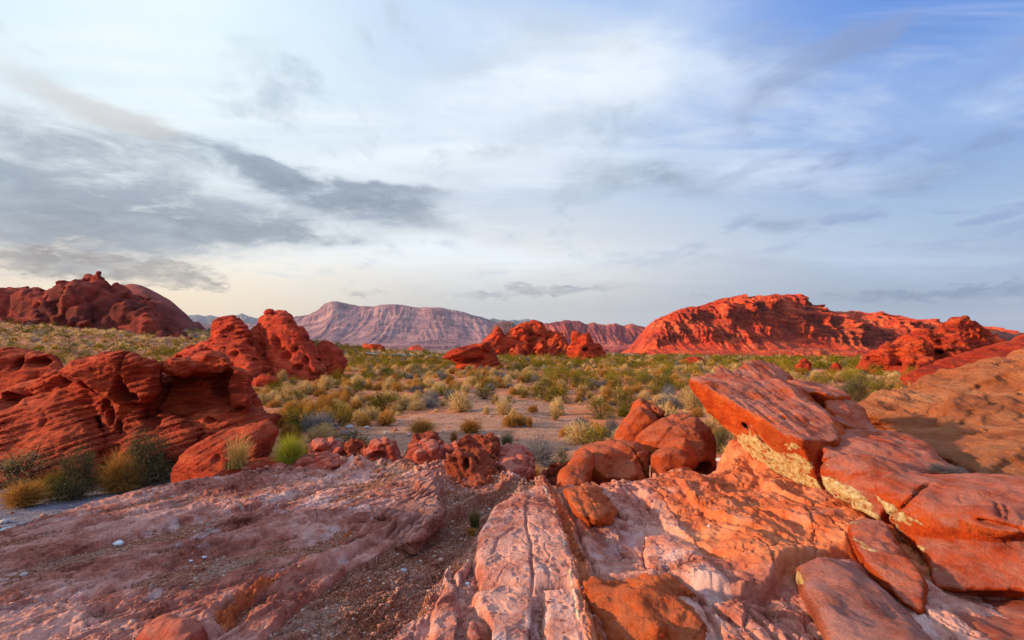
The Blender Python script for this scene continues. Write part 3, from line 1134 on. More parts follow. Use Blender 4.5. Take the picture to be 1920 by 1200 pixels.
def build_slab():
    az = np.linspace(-60, 60, 1360) * math.pi / 180
    t = np.concatenate([np.geomspace(1.25, 0.66, 70, endpoint=False), np.linspace(0.66, 0.165, 720)])
    R1 = (CAM_Z - ZS) / t
    A, R = np.meshgrid(az, R1)
    sh = A.shape
    x, y = (R * np.sin(A)).ravel(), (R * np.cos(A)).ravel()
    P = np.stack([x, y, np.zeros(x.size)], 1).astype(np.float32)
    w1 = fbm(P * 1.1 + 3, 3)
    w2 = fbm(P * 3.3 + 8, 4)
    w3 = fbm(P * 11 + 5, 4, 0.55)
    # on the left the grain runs with the beds
    lm = sstep(-x, -0.30, 0.35)
    ua, uc = x * 0.57 + y * 0.82, x * 0.82 - y * 0.57
    G_ = np.stack([uc * 1.5, ua * 0.42, np.zeros(x.size)], 1).astype(np.float32)
    w1 = w1 * (1 - lm) + lm * fbm(G_ * 1.0 + 3, 3)
    w2 = w2 * (1 - lm) + lm * fbm(G_ * 3.2 + 8, 4)
    w3 = w3 * (1 - lm) + lm * fbm(G_ * 11 + 5, 4, 0.6)
    xw = x + 0.10 * w1 + 0.05 * w2
    yw = y + 0.10 * fbm(P * 1.1 + 41, 3) + 0.05 * fbm(P * 3.3 + 47, 3)
    rm0 = sstep(x, 0.55, 0.95)
    fl0 = rm0 * sstep(x - 0.10 * (y - 4), 1.0, 1.9) * sstep(y, 3.3, 4.2)
    h = 0.045 * w1 + 0.020 * w2 + 0.008 * w3
    grav = -0.040 + 0.040 * fbm(P * 0.9 + 70, 4)

    # ---- left pavement: thin beds striking away to the upper right, their broken edges facing the camera
    leftm = sstep(-x, -0.35, 0.45)
    lr = np.array([0.80, -0.60])                                  # across the beds
    s = (xw * lr[0] + yw * lr[1] - 0.0 * y)
    b = s / 0.34 + 0.55 * fbm(P * np.float32([0.7, 0.7, 1]) + 21, 4)
    fr = b - np.floor(b)
    saw = (1 - fr) * sstep(fr, 0.0, 0.10)
    amp = 0.5 + 0.9 * fbm(P * 0.9 + 33, 3)
    h += leftm * 0.034 * (saw - 0.5) * np.clip(amp, 0.1, 1.4)
    b2 = (xw * 0.9 - yw * 0.43) / 0.11 + 0.9 * fbm(P * 1.5 + 25, 4)
    f2 = b2 - np.floor(b2)
    h += leftm * 0.022 * ((1 - f2) * sstep(f2, 0, 0.14) - 0.5) * np.clip(0.4 + 1.5 * fbm(P * 1.3 + 63, 3), 0, 1.5)
    # plates flaked off: the lower level fills with grit
    fl = fbm(G_ * 0.9 + 90, 6, 0.58)
    h -= leftm * 0.030 * sstep(fl, 0.02, 0.06)
    h -= leftm * 0.020 * sstep(fbm(G_ * 2.0 + 14, 6, 0.58), 0.06, 0.10)
    # plates between joints: each a little higher or lower than the next, with open cracks
    gx = np.where(lm > 0.5, uc / 0.34, x / 0.30) + 0.45 * w1 + 0.12 * w2
    gy = np.where(lm > 0.5, ua / 1.0, y / 0.80) + 0.35 * fbm(P * 1.1 + 41, 3) + 0.10 * w3
    d1, d2, cid = worley2(np.stack([gx, gy, gx * 0], 1))
    h += (cid - 0.5) * (0.045 + 0.02 * rm0) * (1 - 0.55 * fl0) - 0.032 * np.exp(-((d2 - d1) / 0.03) ** 2)
    d1, d2, cid2 = worley2(np.stack([gx * 2.7 + 9, gy * 2.9 + 4, gx * 0], 1))
    pm = sstep(fbm(P * 0.8 + 210, 3), -0.12, 0.15)
    h += pm * (1 - 0.7 * fl0) * ((cid2 - 0.5) * 0.022 - 0.012 * np.exp(-((d2 - d1) / 0.05) ** 2))
    # the raised plate left of the gully, cut off along its right side
    d, sd, f = seg(xw, yw, L((330, 1290), (400, 1195), (480, 1130), (600, 1070), (720, 1005), (760, 960)), 2)
    ds = d * sd
    h += 0.10 * np.exp(-np.clip(ds, 0, 9) / 0.35) * sstep(ds, -0.05, 0.03) * sstep(f, 0.0, 0.1) * sstep(-f, -1, -0.85)
    d, sd, f = seg(xw, yw, L((440, 1160), (500, 1105), (560, 1055), (620, 1010), (650, 985)), 1)
    rough = fbm(P * np.float32([14, 9, 1]) + 55, 4, 0.6)
    h -= 0.085 * np.exp(-(d / 0.10) ** 2) * (0.7 + 0.9 * rough)
    rust = 0.9 * np.exp(-(d / 0.08) ** 2)
    # ---- the grit-filled gully
    d, sd, f = seg(xw, yw, L((520, 1330), (590, 1215), (690, 1120), (790, 1030), (860, 975), (930, 925), (985, 905)), 1.5)
    gw = 0.34 - 0.16 * f
    gul = 1 - sstep(d + 0.03 * w2, gw * 0.92, gw * 1.08)
    h -= 0.13 * gul
    grav = np.where(gul > 0.02, np.maximum(grav, -0.075 + 0.02 * w2), grav)
    # gravel behind the middle boulders
    d = polyd(xw, yw, L((760, 905), (860, 915), (960, 905), (1030, 905), (1000, 925), (930, 960), (860, 990), (820, 960)))
    g2 = 1 - sstep(d, -0.12, 0.06)
    h -= 0.06 * g2
    # ---- the large pale plate and the broken blocks before it
    blocks = [
        ([(892, 1100), (880, 1050), (893, 1003), (930, 952), (980, 926), (1022, 908), (1040, 940), (1060, 1000), (1075, 1050), (1090, 1112), (1060, 1108), (1000, 1110), (950, 1104)], 0.10, 0.08),
        ([(880, 1122), (950, 1112), (998, 1116), (1004, 1200), (1010, 1300), (925, 1300), (905, 1200), (893, 1160)], 0.11, 0.06),
        ([(1004, 1116), (1085, 1119), (1102, 1160), (1112, 1200), (1130, 1300), (1016, 1300), (1008, 1200)], 0.11, 0.06),
        ([(814, 1140), (812, 1128), (832, 1092), (850, 1088), (856, 1112), (850, 1125), (836, 1134)], 0.07, 0.045),
        ([(829, 1082), (831, 1066), (842, 1062), (845, 1078), (838, 1088)], 0.06, 0.03),
        ([(800, 1205), (806, 1150), (850, 1130), (862, 1135), (868, 1205), (875, 1300), (780, 1300)], 0.09, 0.05),
        ([(872, 1205), (872, 1172), (896, 1166), (908, 1205), (915, 1300), (880, 1300)], 0.08, 0.045),
        ([(846, 1078), (856, 1064), (874, 1046), (878, 1056), (862, 1080), (858, 1092)], 0.06, 0.03),
    ]
    pale = np.zeros(x.size)
    for pl, hh, rr in blocks:
        pl = L(*pl)
        d = polyd(x + 0.02 * w2 + 0.05 * w1, y + 0.02 * fbm(P * 3.3 + 47, 3), pl)
        e = np.clip(-d / rr, 0, 1)
        prof = np.sqrt(np.clip(1 - (1 - e) ** 2, 0, 1))
        base = 0.45 * h * (d < 0)
        ins = d < 0
        h = np.where(ins, np.maximum(h, -0.02) * 0.4 + hh * prof + 0.006 * w3 + 0.02 * w1 - 0.04, np.where(d < 0.05, np.minimum(h, -0.03), h))
        pale = np.maximum(pale, sstep(-d, 0.0, 0.05))
        grav = np.where(ins, np.minimum(grav, -0.05), grav)
    # hairline joints
    def crack(line, w, dep, far=0.4):
        nonlocal h
        d, sd, f = seg(x + 0.02 * w2 + 0.006 * w3, y + 0.02 * w1, L(*line), far)
        h -= dep * np.exp(-(d / w) ** 2)
        return d
    crack([(984, 960), (988, 1000), (996, 1040), (998, 1108)], 0.010, 0.035)
    crack([(925, 1050), (935, 1020), (950, 1010), (965, 1000)], 0.010, 0.02)
    # ---- the spine of upright thin beds right of the pale plate
    d, sd, f = seg(x + 0.015 * w2, y, L((1018, 905), (1040, 930), (1062, 985), (1082, 1050), (1098, 1110), (1114, 1180), (1135, 1300)))
    rg = fbm(P * np.float32([26, 6, 1]) + 12, 4, 0.6, ridge=True)
    env = np.exp(-(d / 0.075) ** 2)
    h += env * (0.012 + 0.04 * rg)
    h -= 0.07 * np.exp(-((d - 0.095) / 0.016) ** 2) * (sd > 0)
    rust = np.maximum(rust, env * 0.8)
    vein = np.exp(-((d - 0.085) / 0.008) ** 2) * (sd < 0) * (fbm(P * 3 + 77, 2) > -0.05)
    # ---- right half: broad hollows and swells running with the beds
    rm = sstep(x, 0.55, 0.95)
    h += rm * (0.07 * fbm(P * np.float32([1.7, 0.8, 1]) + 120, 4) + 0.02 * w2)
    d, sd, f = seg(xw, yw, L((1080, 890), (1150, 930), (1185, 985), (1190, 1040)), 1)
    h -= 0.07 * np.exp(-(d / 0.30) ** 2)
    flank = rm * sstep(x - 0.10 * (y - 4), 1.0, 1.9) * sstep(y, 3.3, 4.2)
    h += flank * (0.05 + 0.075 * fbm(P * np.float32([1.5, 1.1, 1]) + 140, 4, 0.5, ridge=True))
    # scalloped ledges across the flank
    for ln, dp, ww in (([(1190, 905), (1225, 960), (1260, 1000), (1330, 1030), (1420, 1050)], 0.05, 0.10), ([(1270, 905), (1290, 950), (1340, 985), (1420, 1010), (1500, 1030)], 0.06, 0.12),
                       ([(1330, 900), (1350, 940), (1400, 965), (1470, 990), (1530, 1015)], 0.05, 0.12), ([(1410, 900), (1430, 930), (1480, 955), (1550, 975)], 0.06, 0.10)):
        d, sd, f = seg(xw, yw, L(*ln), 1)
        ds = d * sd
        h += dp * np.exp(-(np.clip(ds, 0, 9) / 0.22)) * sstep(ds, -0.03, 0.015) * np.sin(math.pi * np.clip(f, 0.02, 0.98)) ** 0.5
        h -= 0.4 * dp * np.exp(-(d / 0.05) ** 2) * (ds < 0)
    # rising pedestal under the overhang
    d = np.hypot((x - on(1400, 872, ZS)[0]) / 0.55, (y - on(1400, 872, ZS)[1] - 0.15) / 0.75)
    h += 0.26 * np.exp(-d ** 4)
    h += 0.05 * np.exp(-(np.hypot((x - on(1480, 925, ZS)[0]) / 0.45, (y - on(1480, 925, ZS)[1]) / 0.6)) ** 2)
    # ---- a long step facing the camera
    d, sd, f = seg(xw, yw, L((1085, 1082), (1180, 1078), (1270, 1084), (1320, 1092), (1380, 1106), (1450, 1090), (1466, 1058), (1520, 1046), (1590, 1040)), 1)
    ds = d * sd
    near = (1 - sstep(ds, -0.035, 0.035)) * (y < 4.6) * sstep(x, 0.5, 0.62)
    h -= 0.09 * near * np.exp(-np.clip(-ds, 0, 9) / 0.8)
    h += 0.05 * np.exp(-(np.clip(ds, 0, 9) / 0.18)) * sstep(ds, -0.03, 0.02) * (d < 1)
    for ln in ([(1285, 1100), (1320, 1150), (1350, 1200), (1380, 1260)], [(1355, 1105), (1400, 1150), (1450, 1200), (1500, 1260)], [(1120, 1095), (1140, 1150), (1150, 1200)],
               [(1500, 1080), (1530, 1130), (1570, 1180), (1600, 1240)], [(1430, 1120), (1470, 1180), (1500, 1240)]):
        crack(ln, 0.018, 0.06)
    h += 0.05 * np.exp(-(np.hypot((x - on(1405, 1150, ZS)[0]) / 0.16, (y - on(1405, 1150, ZS)[1]) / 0.3)) ** 2)
    h += 0.05 * np.exp(-(np.hypot((x - on(1320, 1170, ZS)[0]) / 0.10, (y - on(1320, 1170, ZS)[1]) / 0.3)) ** 2)
    # all over: fine flaking
    h += 0.009 * np.clip(fbm(P * np.float32([16, 10, 1]) + 160, 4, 0.6, ridge=True), -0.3, 1) * (1 - 0.6 * rm) * (1 - 0.7 * pale)
    h -= 0.010 * sstep(fbm(P * 7 + 170, 3), 0.18, 0.25)
    # pits
    h -= 0.015 * sstep(fbm(P * 9 + 190, 2), 0.40, 0.5) * rm

    gfill = grav + 0.006 * fbm(P * 24 + 3, 3) + 0.010 * np.clip(fbm(P * 40 + 9, 2), 0, 1)
    gm = sstep(gfill - h, -0.004, 0.006)
    gm = gm * (1 - sstep(x + 0.25 * w1, 0.35, 0.60))
    gfill = np.where(gm > 0, np.minimum(gfill, h + 0.05), gfill)
    z = ZS + np.where(gm > 0.5, np.maximum(h, gfill), h)
    # ---- the rim
    d = poly_sd(x + 0.12 * w1 + 0.05 * w2, y + 0.10 * w2, SLAB_EDGE)
    rimk = np.exp(-((d + 0.16) / 0.20) ** 2) * (1 - sstep(x, 0.2, 0.6)) * sstep(x, -3.0, -2.2)
    z = z + rimk * (0.03 + 0.13 * fbm(P * 3.0 + 230, 4, 0.6, ridge=True))
    fall = sstep(d, -0.06, 0.75)
    z = z - 1.9 * fall ** 0.8 - 0.06 * sstep(d, -0.35, 0.0)
    orange = np.clip(rm * (0.12 + 1.1 * flank) + rust + 0.5 * sstep(d, -0.25, 0.0) * (d < 0.6), 0, 1)
    Z = z.reshape(sh)
    X, Y = x.reshape(sh), y.reshape(sh)
    keep = Z > terr(X, Y) - 0.5
    nr, na = sh
    i = np.arange(nr - 1)[:, None] * na
    j = np.arange(na - 1)[None, :]
    F = np.stack([i + j, i + na + j, i + na + j + 1, i + j + 1], -1).reshape(-1, 4)
    kf = keep.ravel()[F].any(1)
    F = F[kf][:, ::-1]
    use = np.zeros(x.size, bool)
    use[F.ravel()] = True
    re = np.cumsum(use) - 1
    V = np.stack([x, y, z], 1)[use]
    F = re[F]
    global slab_z

    def slab_z(qx, qy):
        a = math.atan2(qx, qy)
        r = math.hypot(qx, qy)
        jj = int(np.clip(np.searchsorted(az, a), 0, na - 1))
        ii = int(np.clip(np.searchsorted(R1, r), 0, nr - 1))
        return float(Z[ii, jj])
    global slab_grav
    GM = gm.reshape(sh)

    def slab_grav(qx, qy):
        a = math.atan2(qx, qy)
        r = math.hypot(qx, qy)
        return float(GM[int(np.clip(np.searchsorted(R1, r), 0, nr - 1)), int(np.clip(np.searchsorted(az, a), 0, na - 1))])

    m, T, b = new_mat('slab_rock')
    tc = T.node('ShaderNodeTexCoord')
    O = tc.outputs['Object']
    n1 = T.noise(O, 0.9, 8, 0.6, 0.4)
    n2 = T.noise(O, 4.0, 9, 0.66)
    n3 = T.noise(O, 30.0, 7, 0.7)
    st = T.noise(T.mapping(O, rot=(0, 0, rad(-38)), scale=(1.0, 0.16, 1.0)), 7.0, 8, 0.66, 0.5)
    f = T.m('ADD', T.m('MULTIPLY', n1, 0.35), T.m('ADD', T.m('MULTIPLY', n2, 0.35), T.m('ADD', T.m('MULTIPLY', n3, 0.12), T.m('MULTIPLY', st, 0.18))))
    pink = T.ramp(f, [(0.39, sl((96, 40, 30))), (0.475, sl((170, 98, 78))), (0.56, sl((206, 146, 126)))])
    org = T.ramp(f, [(0.38, sl((120, 44, 22))), (0.49, sl((188, 92, 52))), (0.6, sl((208, 128, 86)))])
    of = T.m('ADD', attr(T, 'orange'), T.m('MULTIPLY', T.m('SUBTRACT', n2, 0.5), 0.6))
    col = T.mix(T.rng(of, 0.25, 0.75, smooth=True), pink, org)
    wh = T.rng(T.m('ADD', T.noise(O, 1.5, 8, 0.68, 0.8), T.m('MULTIPLY', st, 0.18)), 0.62, 0.72, smooth=True)
    col = T.mix(T.m('MULTIPLY', T.m('MULTIPLY', wh, 0.55), T.rng(attr(T, 'orange'), 0.3, 0.9, 1.0, 0.2)), col, sl((212, 180, 170)))
    dk = T.rng(T.noise(O, 2.4, 8, 0.68, 0.6), 0.56, 0.66, smooth=True)
    col = T.mix(T.m('MULTIPLY', dk, 0.35), col, sl((122, 64, 52)))
    grain = T.rng(T.noise(O, 120, 3, 0.7), 0.3, 0.7, 0.82, 1.16)
    col = T.mix(1.0, col, grain, 'MULTIPLY')
    cwv = T.vm('ADD', O, T.vm('SCALE', T.noise(O, 2.2, 5, 0.65, out=1), 0.5))
    ce = T.voro(cwv, 1.5, 'DISTANCE_TO_EDGE')
    ck = T.m('MULTIPLY', T.rng(ce, 0.003, 0.016, 1, 0), T.rng(T.noise(O, 1.1, 3, 0.5), 0.46, 0.56))
    col = T.mix(T.m('MULTIPLY', ck, 0.55), col, sl((70, 30, 22)))
    # grit
    ga = T.rng(T.m('ADD', attr(T, 'gravel'), T.m('MULTIPLY', T.m('SUBTRACT', n2, 0.5), 0.5)), 0.35, 0.65, smooth=True)
    v1 = T.voro(O, 70.0, out='Color')
    sv = T.node('ShaderNodeSeparateColor')
    T.put(sv.inputs[0], v1)
    gc = T.ramp(sv.outputs[0], [(0.0, sl((96, 52, 38))), (0.35, sl((150, 88, 62))), (0.75, sl((164, 108, 84))), (0.94, sl((184, 146, 126))), (1.0, sl((206, 186, 172)))])
    gs = T.ramp(T.noise(O, 2.6, 7, 0.65), [(0.4, sl((164, 84, 48))), (0.52, sl((184, 118, 88))), (0.64, sl((180, 138, 118)))])
    gcol = T.mix(0.5, gs, gc)
    col = T.mix(ga, col, gcol)
    cv = T.rng(T.m('ADD', attr(T, 'vein'), T.m('MULTIPLY', T.m('SUBTRACT', n3, 0.5), 0.8)), 0.4, 0.6)
    col = T.mix(T.m('MULTIPLY', cv, 0.75), col, sl((226, 196, 150)))
    T.put(b.inputs['Base Color'], col)
    vd = T.voro(O, 70.0)
    hr = T.m('ADD', T.m('MULTIPLY', n2, 0.5), T.m('ADD', T.m('MULTIPLY', n3, 0.30), T.m('MULTIPLY', st, 0.55)))
    hr = T.m('ADD', hr, T.m('MULTIPLY', T.noise(O, 130, 3, 0.7), 0.22))
    hg = T.m('ADD', T.m('MULTIPLY', T.m('SUBTRACT', 1.0, vd), 0.7), T.m('MULTIPLY', n3, 0.4))
    hm = T.node('ShaderNodeMix', data_type='FLOAT')
    T.put(hm.inputs[0], ga)
    T.put(hm.inputs[2], hr)
    T.put(hm.inputs[3], hg)
    bump(T, b, hm.outputs[0], 1.0, 0.034)
    me = make_mesh('rock_ground', V, F, True, m, {'gravel': gm[use], 'orange': orange[use], 'vein': vein[use]})
    link('rock_ground', me, kind='structure', label='flat pinkish sandstone pavement with cracks, thin beds and grit in the foreground', cat='rock ground')


build_slab()
# ------------------------------------------------------------------ the rocks
M = {}
M['left'] = rock_mat('left_red_rock', sl((112, 30, 18)), sl((190, 62, 34)), sl((222, 98, 54)), dust=sl((204, 98, 62)), dust_amt=0.35, scale=1.0, bands=(0, rad(20), 0), band_scale=11, band_amt=0.65, bump_d=0.06, varnish=sl((96, 32, 28)), varnish_amt=0.35, bwarp=0.06, band_bump=1.6)
M['mid'] = rock_mat('mid_red_rock', sl((112, 32, 22)), sl((196, 62, 36)), sl((220, 92, 56)), scale=0.4, bands=(0, rad(10), 0), band_scale=9, band_amt=0.4, bump_d=0.14, varnish=sl((96, 34, 26)), varnish_amt=0.3)
M['far'] = rock_mat('far_red_rock', sl((120, 34, 20)), sl((208, 66, 32)), sl((230, 100, 52)), scale=0.22, bands=(rad(20), rad(-35), 0), band_scale=8, band_amt=0.5, bump_d=0.3, varnish=sl((96, 34, 26)), varnish_amt=0.35)
M['hill'] = rock_mat('left_hill_rock', sl((92, 32, 26)), sl((170, 62, 46)), sl((198, 88, 66)), scale=0.14, band_amt=0.2, bump_d=0.5, varnish=sl((78, 34, 32)), varnish_amt=0.6)
M['dome'] = rock_mat('left_dome_rock', sl((116, 56, 50)), sl((148, 74, 66)), sl((168, 92, 80)), scale=0.14, band_amt=0.2, bump_d=0.25, varnish=sl((98, 52, 52)), varnish_amt=0.4)
M['orange'] = rock_mat('ledge_rock', sl((138, 38, 12)), sl((212, 78, 26)), sl((230, 114, 50)), dust=sl((204, 128, 106)), dust_amt=0.85, scale=1.3, bands=(0, rad(30), 0), band_scale=7, band_amt=0.3, bump_d=0.03, fine=1.5, varnish=sl((128, 44, 22)), varnish_amt=0.35, cream=True, spots=0.35)
M['orange']['needs_cream'] = 1
M['boulder'] = rock_mat('boulder_rock', sl((146, 52, 22)), sl((202, 84, 38)), sl((218, 116, 66)), dust=sl((198, 118, 90)), dust_amt=0.5, scale=1.3, bands=(rad(25), rad(20), 0), band_scale=6, band_amt=0.3, bump_d=0.03, fine=1.5, varnish=sl((142, 60, 42)), varnish_amt=0.3, spots=0.2)
M['row'] = rock_mat('row_rock', sl((118, 44, 32)), sl((178, 76, 56)), sl((200, 110, 88)), dust=sl((204, 134, 112)), dust_amt=0.5, scale=1.6, bands=(rad(10), rad(15), 0), band_scale=7, band_amt=0.25, bump_d=0.02, varnish=sl((120, 50, 40)), varnish_amt=0.35, spots=0.3)
M['rust'] = rock_mat('rust_rock', sl((112, 42, 26)), sl((178, 78, 50)), sl((202, 112, 80)), scale=2.2, bands=(0, rad(60), 0), band_scale=7, band_amt=0.3, bump_d=0.03, spots=0.6, fine=1.6)
M['pave'] = rock_mat('pave_rock', sl((118, 54, 40)), sl((182, 104, 82)), sl((208, 148, 128)), dust=sl((208, 156, 140)), dust_amt=0.5, scale=1.6, bands=(0, rad(70), 0), band_scale=8, band_amt=0.35, bump_d=0.025, spots=0.3, fine=1.4)
M['lump'] = rock_mat('lump_rock', sl((130, 48, 20)), sl((206, 90, 40)), sl((220, 122, 70)), dust=sl((204, 122, 86)), dust_amt=0.4, scale=1.6, bands=(0, rad(50), 0), band_scale=7, band_amt=0.3, bump_d=0.025, spots=0.4, fine=1.4)
M['front'] = rock_mat('front_rock', sl((130, 56, 36)), sl((196, 100, 72)), sl((212, 136, 110)), dust=sl((202, 140, 126)), dust_amt=0.8, scale=1.4, bands=(0, rad(60), 0), band_scale=7, band_amt=0.3, bump_d=0.03, fine=1.5, varnish=sl((124, 56, 40)), varnish_amt=0.4, cream=True)
M['front']['needs_cream'] = 1
M['slope'] = rock_mat('slope_rock', sl((150, 70, 34)), sl((208, 112, 60)), sl((226, 150, 98)), dust=sl((216, 140, 98)), dust_amt=0.3, scale=0.6, bands=(rad(8), rad(-18), 0), band_scale=8, band_amt=0.4, bump_d=0.09, varnish=sl((134, 84, 58)), varnish_amt=0.25, spots=0.3, fine=1.5, cracks=1.0, warm=sl((206, 106, 52)))

_HERE = []


def dd(px, py):
    return hit(px, py)


def build_left_rocks():
    d0 = 13.2
    bed = rot_vec(20, 182)
    # the striated head, its pillar, the sloping slab at its left and the low nose at its right
    adds = [sil([(118, 697), (140, 677), (200, 664), (250, 666), (276, 676), (297, 684), (299, 710), (294, 742), (272, 758), (215, 754), (180, 735), (140, 714)], 13.3, 0.35, 2.2, 0.12, 0.8, 0, 0),
            sil([(190, 735), (285, 745), (272, 764), (252, 792), (246, 812), (205, 826), (186, 790), (180, 750)], 13.6, 0.25, 1.6, 0.12, 0.75, 0.5),
            sil([(-160, 800), (-60, 775), (0, 767), (60, 744), (125, 722), (150, 728), (172, 752), (176, 785), (196, 822), (185, 840), (92, 856), (0, 862), (-160, 870)], 13.4, 0.3, 2.4, 0.12, 0.8, 2.2),
            sil([(236, 806), (262, 800), (300, 778), (322, 774), (355, 793), (384, 812), (342, 834), (275, 842), (225, 840)], 12.9, 0.3, 1.3, 0.1, 0.7, 1.0),
            sil([(120, 830), (200, 812), (280, 815), (260, 845), (180, 858), (90, 862)], 13.0, 0.2, 1.2, 0.1, 0.7, 0.6),
            sil([(110, 735), (150, 715), (300, 700), (296, 790), (270, 840), (190, 850), (120, 830)], 14.0, 0.15, 2.2, 0.1, 0.85),
            sil([(60, 712), (110, 694), (130, 700), (134, 722), (60, 742), (0, 752), (0, 735)], 14.3, 0.2, 0.9, 0.06, 0.8, 0, 0)]
    subs = [E(231, 737, 13.1, 20, 20, 1.1, (0, -15, 0)), E(222, 718, 13.0, 9, 16, 0.7, (0, 20, 0)), E(250, 745, 13.0, 14, 9, 0.6), E(268, 797, 12.8, 32, 13, 1.2, (0, 12, 0)),
            E(146, 724, 13.0, 15, 7, 1.0, (0, -20, 0)), E(166, 737, 13.2, 17, 9, 1.2, (0, -40, 0)), E(181, 757, 13.2, 10, 19, 1.2, (0, 10, 0)), E(187, 783, 13.0, 8, 20, 1.2, (0, -20, 0)), E(198, 808, 12.8, 6, 18, 1.1, (0, -20, 0)),
            E(10, 752, 13.9, 40, 15, 0.8, (0, 15, 0)), E(175, 800, 12.7, 6, 5, 0.4), E(70, 792, 12.9, 4, 12, 0.3, (0, -30, 0)), E(229, 681, 13.0, 2.5, 17, 0.3)]
    r = Rock('striated_outcrop', adds, subs, h=0.030, k=0.05, ks=0.03, amp=0.09, freq=1.3, ridge=.03, beds=(bed, 0.15, 0.10, 0.35), seed=4, floor=-0.4)
    build_rock(r, M['left'], 'red striated outcrop at left with a hollow window and a dark winding crack', 'rock outcrop')
    adds = [sil([(298, 691), (306, 678), (320, 669), (350, 672), (374, 691), (368, 698), (352, 708), (325, 706)], 13.5, 0.35, 1.2, 0.10, 0.75, 0, 0),
            sil([(350, 684), (378, 664), (402, 659), (425, 666), (434, 678), (438, 694), (400, 702), (365, 698)], 13.9, 0.45, 1.3, 0.12, 0.75, 0, 0),
            sil([(292, 700), (435, 690), (462, 702), (458, 740), (480, 757), (498, 778), (440, 802), (380, 815), (300, 806), (280, 765)], 14.5, 0.35, 1.8, 0.15, 0.75, 1.0),
            sil([(330, 800), (375, 776), (430, 762), (475, 762), (525, 780), (505, 800), (420, 820), (352, 830)], 13.4, 0.3, 1.4, 0.12, 0.7, 0.8),
            sil([(425, 680), (450, 690), (466, 704), (460, 730), (466, 748), (440, 745), (432, 715)], 13.7, 0.3, 0.9, 0.10, 0.75, 0.3)]
    subs = [E(402, 726, 13.9, 27, 24, 1.0, (0, 20, 0)), E(318, 714, 13.9, 28, 11, 0.9, (0, 5, 0)), E(378, 732, 13.7, 11, 10, 0.6), E(426, 699, 13.4, 9, 8, 0.5), E(291, 740, 13.9, 6, 26, 0.9, (0, 8, 0)), E(400, 706, 13.6, 36, 6, 0.6),
            E(385, 790, 13.0, 16, 4, 0.4, (0, 10, 0)), E(448, 766, 13.3, 12, 4, 0.4, (0, -20, 0))]
    r = Rock('arched_outcrop', adds, subs, h=0.032, k=0.08, ks=0.05, amp=0.11, freq=1.3, ridge=.03, beds=(rot_vec(18, 200), 0.14, 0.07, 0.45), seed=9, floor=-0.4)
    build_rock(r, M['left'], 'red outcrop with overhanging caps and wind-hollowed caves beside the striated outcrop', 'rock outcrop')
    adds = [sil([(-260, 640), (-60, 650), (0, 656), (36, 658), (75, 662), (108, 674), (122, 690), (140, 715), (120, 760), (0, 780), (-260, 790)], 15.6, 0.4, 2.2, 0.15, 0.8, 0.8)]
    subs = [E(18, 683, 15.2, 12, 14, 0.8), E(56, 680, 15.2, 24, 10, 0.7, (0, 5, 0)), E(100, 680, 15.2, 13, 7, 0.7)]
    r = Rock('hollowed_outcrop', adds, subs, h=0.045, k=0.1, ks=0.1, amp=0.14, freq=0.9, beds=(bed, 0.2, 0.05, 0.3), seed=14, floor=-0.4)
    build_rock(r, M['left'], 'low red outcrop with three shadowed hollows at the left edge behind the striated one', 'rock outcrop')
    # the ledge with the straw tuft, nearer
    adds = [sil([(322, 902), (334, 862), (362, 835), (392, 820), (425, 808), (480, 793), (502, 792), (521, 806), (512, 826), (500, 848), (470, 880), (420, 900), (370, 908)], 7.7, 0.35, 1.0, 0.12, 0.6, 0.5),
            sil([(400, 900), (430, 874), (480, 862), (520, 852), (545, 862), (530, 880), (480, 896), (430, 908)], 7.1, 0.2, 0.5, 0.06, 0.7, 0.3)]
    subs = [E(388, 865, 7.1, 16, 12, 0.3, (0, 30, 0)), E(490, 850, 7.2, 22, 10, 0.4, (0, 35, 0)), E(440, 878, 7.2, 18, 4, 0.25, (0, 25, 0))]
    r = Rock('ridge_rock', adds, subs, h=0.02, k=0.08, ks=0.05, amp=0.06, freq=2.0, beds=(rot_vec(30, 190), 0.11, 0.035, 0.4), seed=20, floor=0.2)
    build_rock(r, M['left'], 'dark red hump of rock holding a straw tuft at the left rim of the pavement', 'rock')
    r = Rock('boulder', [sil([(505, 890), (508, 874), (522, 868), (538, 871), (541, 884), (530, 892)], 6.8, 0.08, 0.12, 0.04)], h=0.012, amp=0.02, freq=5, seed=3)
    build_rock(r, M['row'], 'small cracked red boulder just below the yellow-green shrub', 'boulder', 'small boulders along the rim of the pavement')


def build_shade_outcrop():  # unseen outcrop added left of the view to shade the left pavement
    pts = []
    for x, y, z in ((-9.6, -4, 3.0), (-9.2, -1, 3.3), (-9.4, 2, 3.2), (-9.8, 4.2, 3.4), (-10.4, 6.5, 3.0), (-11.2, 8.2, 2.2)):
        pts += [(x, y, z), (x - 1.6, y, z - 0.2)]
    lo_ = [(-8.6, -4.5, -0.4), (-8.6, 4, -0.4), (-10.2, 8.8, -0.4), (-13, -4.5, -0.4), (-13, 8.8, -0.4)]
    adds = [Hull([(p[0], p[1], p[2] - 0.5) for p in pts] + lo_, 0.15, False)]
    for i, (x, y, z) in enumerate(((-9.8, -2.2, 3.1), (-9.7, 0.6, 3.25), (-10.0, 3.4, 3.35), (-10.6, 5.6, 3.0), (-11.2, 7.2, 1.9))):
        adds.append(Ell((x, y, z), (0.7, 0.8 + 0.15 * (i % 2), 0.6), (0, 10, 20 * i)))
    r = Rock('added_shade_outcrop', adds, [], h=0.07, k=.2, amp=.25, freq=.8, ridge=.08, beds=(rot_vec(13, 178), .2, .09, .3), seed=95, floor=-0.4)
    build_rock(r, M['left'], 'added red outcrop out of view at left, shading the pavement', 'rock outcrop')


